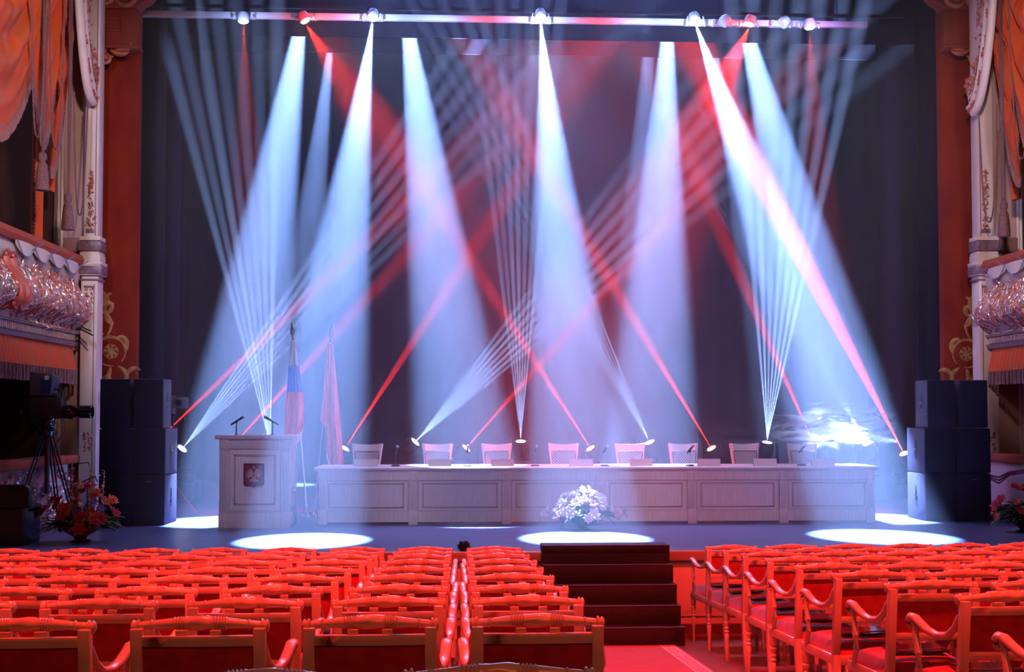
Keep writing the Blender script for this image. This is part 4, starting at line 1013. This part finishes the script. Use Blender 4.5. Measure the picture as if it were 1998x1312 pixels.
SC = stall_chair(); tree = snapshot(SC); first = [True]
def place(x, y, rz, lab, grp):
    z = hall_z(y + .2)
    if first[0]:
        first[0] = False; SC.location = (x, y, z); SC.rotation_euler = (0, 0, rz); SC['label'] = lab; SC['group'] = grp; return SC
    return dup(tree, (x, y, z), rz, lab, grp)
rowd = [10.67, 9.92, 9.27, 8.44, 7.54, 6.73, 5.89, 5.16, 4.32]
rname = ['front row', 'second row', 'third row', 'fourth row', 'fifth row', 'sixth row', 'seventh row', 'eighth row', 'ninth row']
cname = ['at the aisle', 'second from the aisle', 'third from the aisle', 'fourth from the aisle', 'fifth from the aisle', 'sixth from the aisle', 'seventh from the aisle', 'eighth from the aisle', 'ninth from the aisle']
rnd = random.Random(12)
nleft = [9, 8, 8, 7, 6, 6, 5, 5, 4]
for r, d in enumerate(rowd):
    for k in range(nleft[r]):
        if -0.645 * k + .30 < -5.35: continue
        place(.035 + .26 - .645 * k + rnd.uniform(-.012, .012), d + rnd.uniform(-.012, .012), rnd.uniform(-.015, .015), 'red armchair, left block, %s from the stage, %s' % (rname[r], cname[k]), 'armchairs of the left block')
for k, x in enumerate((.097, -.515)):
    place(x, 3.02 - .06 * k, 0, 'unlit armchair cut by the lower picture edge, %s' % ('on the aisle side', 'beside the aisle side one')[k], 'armchairs of the nearest row')
nright = [6, 5, 5, 4, 4, 3, 2, 1, 1]; FOLD = []
for r, d in enumerate(rowd):
    x0 = [2.33, 2.32, 2.33, 2.31, 2.26, 2.25, 2.26, 2.32, 2.36][r]
    for k in range(nright[r]):
        y = d + .05 * k * d / 10.67 + .05
        c = place(x0 + .26 + .598 * k, y, math.radians(3.0 + .8 * k) + rnd.uniform(-.012, .012), 'red armchair, right block, %s from the stage, %s' % (rname[r], cname[k]), 'armchairs of the right block')
        if k < 2: FOLD.append((c, r, k))
# black glossy folders left on the seats of the right block
for (c, r, k) in FOLD:
    M_ = c.matrix_basis if False else Matrix.Translation(c.location) @ c.rotation_euler.to_matrix().to_4x4()
    p = M_ @ Vector((.02, .24, .582))
    t = thing('folder', 'black glossy folder on a red seat, right block, %s, %s' % (rname[r], cname[k]), 'folder', p, c.rotation_euler.z + rnd.uniform(-.3, .3), 'folders on the seats of the right block')
    MB().grid(lambda u, v: ((u - .5) * .30, (v - .5) * .22, .004 + .012 * u * u), 6, 2, .010, (0, 0, 1)).build('cover', BLACKGL, t, smooth=30)
    q = MB(); q.tube([(-.13 + .26 * i / 8, -.09, .022 + .012 * (i / 8) ** 2) for i in range(9)], .006, 6); q.build('spine_clip', CHROME, t)

# ------------------------------------------------------------------ things on the apron
def petals(b, c, r, n, layers, up, seed, m_=1.0):
    rnd = random.Random(seed); up = Vector(up).normalized(); q = up.to_track_quat('Z', 'Y').to_matrix(); c = Vector(c)
    for L in range(layers):
        f = 1 - L / layers * .75; op = .25 + .75 * f
        for k in range(n):
            a = 2 * PI * (k + L * .5) / n + rnd.uniform(-.12, .12); rr = r * f * rnd.uniform(.85, 1.1)
            def fn(u, v, a=a, rr=rr, op=op):
                s = (u - .5) * 1.5 * (1.0 / n) * 6.28 * math.sin(PI * (.15 + .75 * v)); rad = rr * v * math.sin(op * PI / 2)
                return c + q @ Vector((rad * math.cos(a) - s * rr * .5 * math.sin(a), rad * math.sin(a) + s * rr * .5 * math.cos(a), rr * v * math.cos(op * PI / 2) + rr * .12 * v * v - rr * .1 * (2 * u - 1) ** 2))
            b.grid(fn, 2, 3)
    return b
def leaf(b, p, d, L, w_, droop=.4):
    p = Vector(p); d = Vector(d).normalized(); sd = d.cross(Vector((0, 0, 1)));
    if sd.length < .1: sd = Vector((1, 0, 0))
    sd.normalize()
    def fn(u, v):
        c = p + d * L * v - Vector((0, 0, droop * L * v * v)); return c + sd * (u - .5) * w_ * math.sin(PI * min(1, .08 + v * .95)) + Vector((0, 0, -.2 * w_ * (2 * u - 1) ** 2))
    b.grid(fn, 2, 4)
def bouquet(loc, lab, W, H, flowers, spikes, seed, bowlm, leafm=None, dep=.5):
    t = thing('flower_arrangement', lab, 'flowers', loc, 0)
    rnd = random.Random(seed)
    MB().lathe([(.10, 0), (.12, .01), (.06, .03), (.08, .06), (.20, .13), (.24, .19), (.22, .20)], n=20).build('bowl', bowlm, t)
    g = MB()
    for k in range(230):
        a = rnd.uniform(0, 2 * PI); e = rnd.random(); d = Vector((math.cos(a) * W, math.sin(a) * W * dep, rnd.uniform(-.15, 1) * H)).normalized()
        p = Vector((math.cos(a) * W * .55 * e, math.sin(a) * W * .5 * e * dep, .18 + H * .45 * rnd.random() * (1 - e * .7)))
        leaf(g, p, d, rnd.uniform(.10, .24), rnd.uniform(.02, .055), rnd.uniform(.1, .7))
    g.build('foliage', leafm or GREENLEAF, t, smooth=70)
    for k in range(flowers['n']):
        a = rnd.uniform(0, 2 * PI); ph = rnd.random() ** .8
        ca = math.cos(a); x = ca * W * ph; y = math.sin(a) * W * dep * ph; z = .17 + H * (1 - ph ** 1.7) * rnd.uniform(.75, 1.0)
        if y > .1 * W and rnd.random() < .6: y = -y
        z = max(z, .05)
        m, r, n, L = flowers['kinds'][k % len(flowers['kinds'])]
        b = petals(MB(), (x, y, z), r * rnd.uniform(.85, 1.2), n, L, (x * 1.2, y * 1.5 - .25, z * .6 + .1), seed + k)
        b.ball(Vector((x, y, z)) + Vector((0, 0, .01)), r * .18, 6)
        b.build('flower', m, t, smooth=70)
    for k, (x, h, m) in enumerate(spikes):
        b = MB(); b.tube([(x * .6, 0, .2), (x, .0, H * .7), (x * 1.1, 0, h)], [.008, .006, .003], 6)
        for j in range(16):
            f = j / 15; zz = H * .55 + (h - H * .55) * f; petals(b, (x * (1 + .05 * f) + .015 * math.cos(j * 2.4), .02 * math.sin(j * 2.4), zz), .034 * (1.25 - f), 5, 1, (math.cos(j * 2.4), math.sin(j * 2.4), .7), k * 31 + j)
        b.build('flower_spike', m, t, smooth=70)
    return t
def fm(n, a, b_): return mat(n, a, .6, 0, b_, (30, 30, 30))
F_OR = fm('orange petals', (.80, .16, .03), (.70, .08, .02)); F_RD = fm('red petals', (.55, .02, .02), (.42, .01, .02)); F_PK = fm('pink petals', (.75, .36, .36), (.80, .50, .45)); F_YE = fm('pale yellow petals', (.80, .60, .34), (.75, .45, .25)); F_PU = fm('purple petals', (.16, .08, .25), (.22, .10, .3)); F_WH = fm('white petals', (.82, .80, .78), (.80, .74, .70))
p = onz(172, 1052)
bouquet((p.x, 13.15, 0), 'big red and orange flower arrangement with tall pale spikes at the left of the apron', .62, .52,
        dict(n=34, kinds=[(F_OR, .085, 8, 4), (F_RD, .075, 7, 4), (F_RD, .06, 6, 3), (F_OR, .065, 9, 3), (F_PU, .05, 6, 2), (F_RD, .09, 6, 2), (F_YE, .05, 6, 3)]),
        [(-.10, .93, F_YE), (.10, .86, F_YE), (.24, .82, F_PK), (-.02, .74, F_PK)], 3, mat('dark red glazed bowl', (.16, .01, .01), .2))
p = onz(1140, 1036)
bouquet((p.x, 14.25, 0), 'white and pale pink flower arrangement standing in front of the middle of the long table', .60, .36,
        dict(n=46, kinds=[(F_WH, .075, 8, 3), (F_WH, .06, 6, 3), (F_PK, .055, 7, 3), (F_WH, .085, 6, 2), (F_WH, .05, 7, 2)]), [(-.5, .2, F_PK), (.52, .26, F_PK)], 8, mat('dark green bowl', (.03, .06, .05), .3), mat('grey green leaves', (.16, .26, .17), .5, 0, (.10, .18, .12), (12, 12, 12)))
bouquet((at(2000, 1035, 13.7).x, 13.7, 0), 'dark red flower arrangement cut by the right picture edge beside the stage', .48, .48,
        dict(n=26, kinds=[(F_RD, .07, 7, 3), (F_RD, .05, 6, 3), (F_OR, .05, 7, 3)]), [], 21, mat('black bowl', (.02, .015, .02), .3))

# television camera on a tripod with a prompter, left of the loudspeakers
p = at(92, 900, 13.9); cx, cyy = p.x, 13.9
def P3(px, py, dy=0.0): q = at(px, py, cyy + dy); return (q.x - cx, q.y - cyy, q.z)
tv = thing('television_camera', 'black television camera with big lens on a tripod at the left edge of the stage', 'camera', (cx, cyy, 0))
b = MB(); z0, z1 = P3(90, 818)[2], P3(90, 776)[2]; x0, x1 = P3(68, 800)[0], P3(124, 800)[0]
b.box(x0, x1, -.08, .10, z0, z1); b.box(x0 + .04, x1 - .06, -.06, .08, z1, z1 + .05); b.box(x0 - .05, x0 + .02, -.05, .09, z0 + .03, z1 - .02)
b.tube([(x0 + .05, 0, z1 + .10), (x1 - .02, 0, z1 + .10)], .014, 8); b.tube([(x0 + .05, 0, z1), (x0 + .05, 0, z1 + .10)], .012, 6); b.tube([(x1 - .02, 0, z1), (x1 - .02, 0, z1 + .10)], .012, 6)
b.build('body', BLACKPL, tv, bevel=.012)
zl = P3(140, 804)[2]; Mx = Matrix.Rotation(PI / 2, 3, 'Y')
MB().lathe([(.06, 0), (.085, .02), (.09, .12), (.07, .16), (.055, .19), (.06, .20), (.078, .22), (.080, .36), (.07, .37), (.06, .33)], (x1 - .02, 0, zl), 18, Mx).build('lens', BLACKGL, tv)
b = MB(); xs0, xs1 = P3(64, 740)[0], P3(110, 740)[0]; zs0, zs1 = P3(80, 772)[2], P3(80, 731)[2]
b.prism([(xs0, zs0), (xs1 - .03, zs0), (xs1, zs1 - .03), (xs1 - .02, zs1), (xs0, zs1 + .03)], 'y', -.10, .12); b.build('prompter_hood', mat('blue grey plastic hood', (.05, .05, .08), .4), tv, bevel=.006)
MB().box(xs0 + .14, xs1 - .03, -.112, -.10, zs0 + .02, zs1 - .05).build('screen', mat('dark blue screen', (.02, .05, .12), .15), tv)
MB().box(xs1 - .10, xs1 - .05, -.118, -.105, zs1 - .07, zs1 - .02).build('paper_note', PAPER, tv)
b = MB(); zt = P3(90, 850)[2]; b.lathe([(.10, 0), (.11, .05), (.07, .10), (.09, .14), (.09, z0 - zt)], (.0, 0, zt), 16); b.tube([(0, 0, zt + .1), P3(48, 826), P3(30, 833)], .014, 8); b.tube([(0, 0, zt + .1), P3(60, 815, -.2)], .012, 8)
b.ball(P3(45, 820), .045, 10); b.ball(P3(38, 808), .04, 10); b.build('pan_head', BLACKGL, tv)
for (fx, fy) in ((-.36, -.15), (.42, -.10), (.02, .42)):
    b = MB()
    for o_ in (-.02, .02): b.tube([(fx * .12 + o_, fy * .1, zt), (fx + o_, fy, .04)], .011, 6)
    b.tube([(fx - .02, fy, .03), (fx + .02, fy, .03)], .03, 8); b.build('leg', BLACKPL, tv)
MB().tube([(0, 0, zt), (0, 0, .5)], .03, 8).build('centre_column', BLACKPL, tv)
b = MB(); 
for o_ in (0, .03): b.tube([(x1 + .02 - o_, -.05, z0), (x1 + .04 - o_, -.05, z0 - .15), (x1 - .1, -.05, z0 - .36 - o_), (.05, -.03, zt - .1)], .004, 5)
b.build('cable', BLACKPL, tv)
# white and red slender bundle of stand tubes with a small studio camera behind the left loudspeakers
p = at(345, 890, 16.6); q0 = p.x
sc = thing('remote_camera', 'small grey remote camera on a slim stand behind the left loudspeakers', 'camera', (q0, 16.6, 0))
zc = at(345, 786, 16.6).z
MB().tube([(-.03, 0, .06), (-.06, 0, zc - .2)], .014, 8).build('pole', BLACKPL, sc)
b = MB()
for a in (0.3, 2.4, 4.5): b.tube([(-.03, 0, .45), (-.03 + .32 * math.cos(a), .32 * math.sin(a), .015)], .011, 6)
b.build('stand_legs', mat('red painted tube', (.45, .02, .02), .4), sc)
b = MB(); b.box(-.04, .14, -.10, .10, zc - .08, zc + .08); b.box(-.12, -.04, -.06, .06, zc - .16, zc + .10); b.build('housing', mat('dark grey housing', (.06, .06, .08), .4), sc, bevel=.01)
MB().lathe([(.03, 0), (.045, .01), (.045, .05), (.035, .05)], (.05, -.10, zc), 14, Matrix.Rotation(PI / 2, 3, 'X')).build('lens', BLACKGL, sc)

# dark rounded chair back at the left edge, small items on the stage lip, cables
p = at(28, 1000, 12.75)
dc = thing('upholstered_chair', 'dark round backed upholstered chair at the left picture edge by the balcony front', 'chair', (p.x - .03, 12.75, 0))
zt = at(28, 946, 12.75).z; hw = .21
pts = [(-hw - .12, .42), (hw, .42)] + [(hw - .07 + .07 * math.cos(a), zt - .07 + .07 * math.sin(a)) for a in [PI / 2 * i / 6 for i in range(7)]] + [(-hw - .05, zt)] + [(-hw - .12, zt - .07)]
MB().prism(pts, 'y', -.05, .05).build('backrest', mat('black brown leather', (.006, .002, .002), .5), dc, bevel=.02)
MB().box(-hw - .12, hw - .06, .05, .50, .34, .44).build('seat', mat('black brown leather seat', (.006, .002, .002), .5), dc, bevel=.03)
MB().box(-hw - .12, hw - .06, -.045, .46, .0, .42).build('base', BLACKPL, dc, bevel=.02)
p = at(905, 1072, 12.02)
b = MB(); rnd = random.Random(2)
for k in range(260):
    v = Vector((rnd.gauss(0, 1), rnd.gauss(0, 1), rnd.gauss(0, 1))).normalized(); c = Vector((v.x * .055, v.y * .05, .045 + v.z * .04)); b.tube([c, c + v * rnd.uniform(.012, .03)], [.004, .001], 4)
b.ball((0, 0, .045), (.056, .05, .042), 12)
o = b.build('windscreen', mat('black fur', (.012, .010, .014), .8)); o.location = (p.x, 12.03, .006); tag(o, 'black furry microphone windscreen on the stage lip between the chair columns', 'windscreen')
def cable(lab, pts, r=.008, m=BLACKPL):
    o = MB().tube(pts, r, 6).build('cable', m); tag(o, lab, 'cable', 'cables around the stage'); return o
pr = at(1936, 925, 15.6)
for k in range(3):
    A = at(1930, 928 + 3 * k, 15.7); B_ = at(1998, 917 + 3 * k, 14.2)
    cable('dark red cable of the bundle from the right loudspeakers to the box rail, %s' % ('topmost', 'middle', 'lowest')[k], [A, A.lerp(B_, .3) + Vector((0, 0, -.05 - .02 * k)), A.lerp(B_, .6) + Vector((0, 0, .0)), B_, B_ + Vector((.3, -.6, .02))], .011, mat('dark red cable', (.10, .012, .02), .5))
b = MB(); rnd = random.Random(6); c0 = at(1940, 1000, 15.4)
for k in range(9):
    a0 = rnd.uniform(0, 6); rr = rnd.uniform(.09, .17); b.tube([(c0.x + .05 + rr * math.cos(a0 + i * .5), 15.3 + rr * .9 * math.sin(a0 + i * .5), .02 + .022 * k + .02 * math.sin(i * .8 + k)) for i in range(13)], .012, 6)
tag(b.build('cable_coil', BLACKPL), 'coiled heap of black cable on the stage beside the right loudspeakers', 'cable')
b = MB(); c0 = at(140, 905, 14.9)
b.tube([at(155, 905, 15.3), at(172, 903, 15.2), at(178, 925, 15.2), at(170, 960, 15.2), at(172, 1000, 15.0)], .008, 6); b.tube([at(120, 935, 15.6), at(150, 945, 15.4), at(186, 930, 15.2), at(190, 940, 15.1)], .008, 6)
tag(b.build('cable_loop', BLACKPL), 'thin black cables looping at the foot of the left pilaster', 'cable')
# small shotgun microphone on the left balcony
q = at(160, 645, 15.9); t = thing('shotgun_microphone', 'slim black microphone sticking out from under the left balcony', 'microphone', q)
MB().tube([(-.12, .1, .02), (-.02, .0, .03), (0, 0, 0)], .010, 8).build('bracket', BLACKPL, t); MB().tube([(-.02, 0, .02), (.20, -.15, -.08)], .012, 8).build('tube', BLACKPL, t); MB().tube([(-.0, .0, .045), (.16, -.1, -.02)], .010, 8).build('second_tube', BLACKPL, t)

# ------------------------------------------------------------------ haze over the stage
m = bpy.data.materials.new('thin theatrical haze'); m.use_nodes = True; nt = m.node_tree; nt.nodes.clear()
out = nt.nodes.new('ShaderNodeOutputMaterial'); v = nt.nodes.new('ShaderNodeVolumeScatter')
v.inputs['Density'].default_value = 0.026; v.inputs['Anisotropy'].default_value = 0.0
nt.links.new(v.outputs[0], out.inputs['Volume'])
hz = MB().prism([(-3.9, 12.7), (6.2, 12.7), (6.2, 16.6), (7.1, 16.6), (7.1, 17.4), (9.0, 17.4), (9.0, 25.0), (-6.6, 25.0), (-6.6, 17.4), (-4.75, 17.4), (-4.75, 16.6), (-3.9, 16.6)], 'z', 0.003, 11.8).build('stage_haze', m, smooth=0)
tag(hz, 'thin haze hanging over the whole stage that shows the light beams', 'haze', kind='stuff')

# drifting smoke wisps low on the right of the stage
m = bpy.data.materials.new('drifting smoke'); m.use_nodes = True; nt = m.node_tree; nt.nodes.clear()
out = nt.nodes.new('ShaderNodeOutputMaterial'); v = nt.nodes.new('ShaderNodeVolumeScatter')
tc = nt.nodes.new('ShaderNodeTexCoord'); mp = nt.nodes.new('ShaderNodeMapping'); mp.inputs['Scale'].default_value = (1.2, 1.4, 4.6)
nt.links.new(tc.outputs['Object'], mp.inputs[0])
nz = nt.nodes.new('ShaderNodeTexNoise'); nz.inputs['Scale'].default_value = 1.0; nz.inputs['Detail'].default_value = 3; nz.inputs['Distortion'].default_value = 2.2
nt.links.new(mp.outputs[0], nz.inputs['Vector'])
rp = nt.nodes.new('ShaderNodeValToRGB'); el = rp.color_ramp.elements; el[0].position = .53; el[0].color = (0, 0, 0, 1); el[1].position = .60; el[1].color = (1, 1, 1, 1)
nt.links.new(nz.outputs['Fac'], rp.inputs[0])
gr = nt.nodes.new('ShaderNodeTexGradient'); gr.gradient_type = 'SPHERICAL'; mp2 = nt.nodes.new('ShaderNodeMapping'); mp2.inputs['Scale'].default_value = (1 / 1.25, 1 / .5, 1 / .42); mp2.inputs['Location'].default_value = (0, 0, .2)
nt.links.new(tc.outputs['Object'], mp2.inputs[0]); nt.links.new(mp2.outputs[0], gr.inputs[0])
mu = nt.nodes.new('ShaderNodeMath'); mu.operation = 'MULTIPLY'; nt.links.new(rp.outputs[0], mu.inputs[0]); nt.links.new(gr.outputs['Fac'], mu.inputs[1])
m2 = nt.nodes.new('ShaderNodeMath'); m2.operation = 'MULTIPLY'; nt.links.new(mu.outputs[0], m2.inputs[0]); m2.inputs[1].default_value = 30.0
nt.links.new(m2.outputs[0], v.inputs['Density']); nt.links.new(v.outputs[0], out.inputs['Volume'])
c0 = at(1630, 822, Y_HEADS - .5)
sm = MB().box(-1.1, 1.0, -.5, .5, -.55, .75).build('smoke', m, smooth=0); sm.location = c0
tag(sm, 'white smoke wisps drifting over the stage right of the last table chair', 'smoke', kind='stuff')
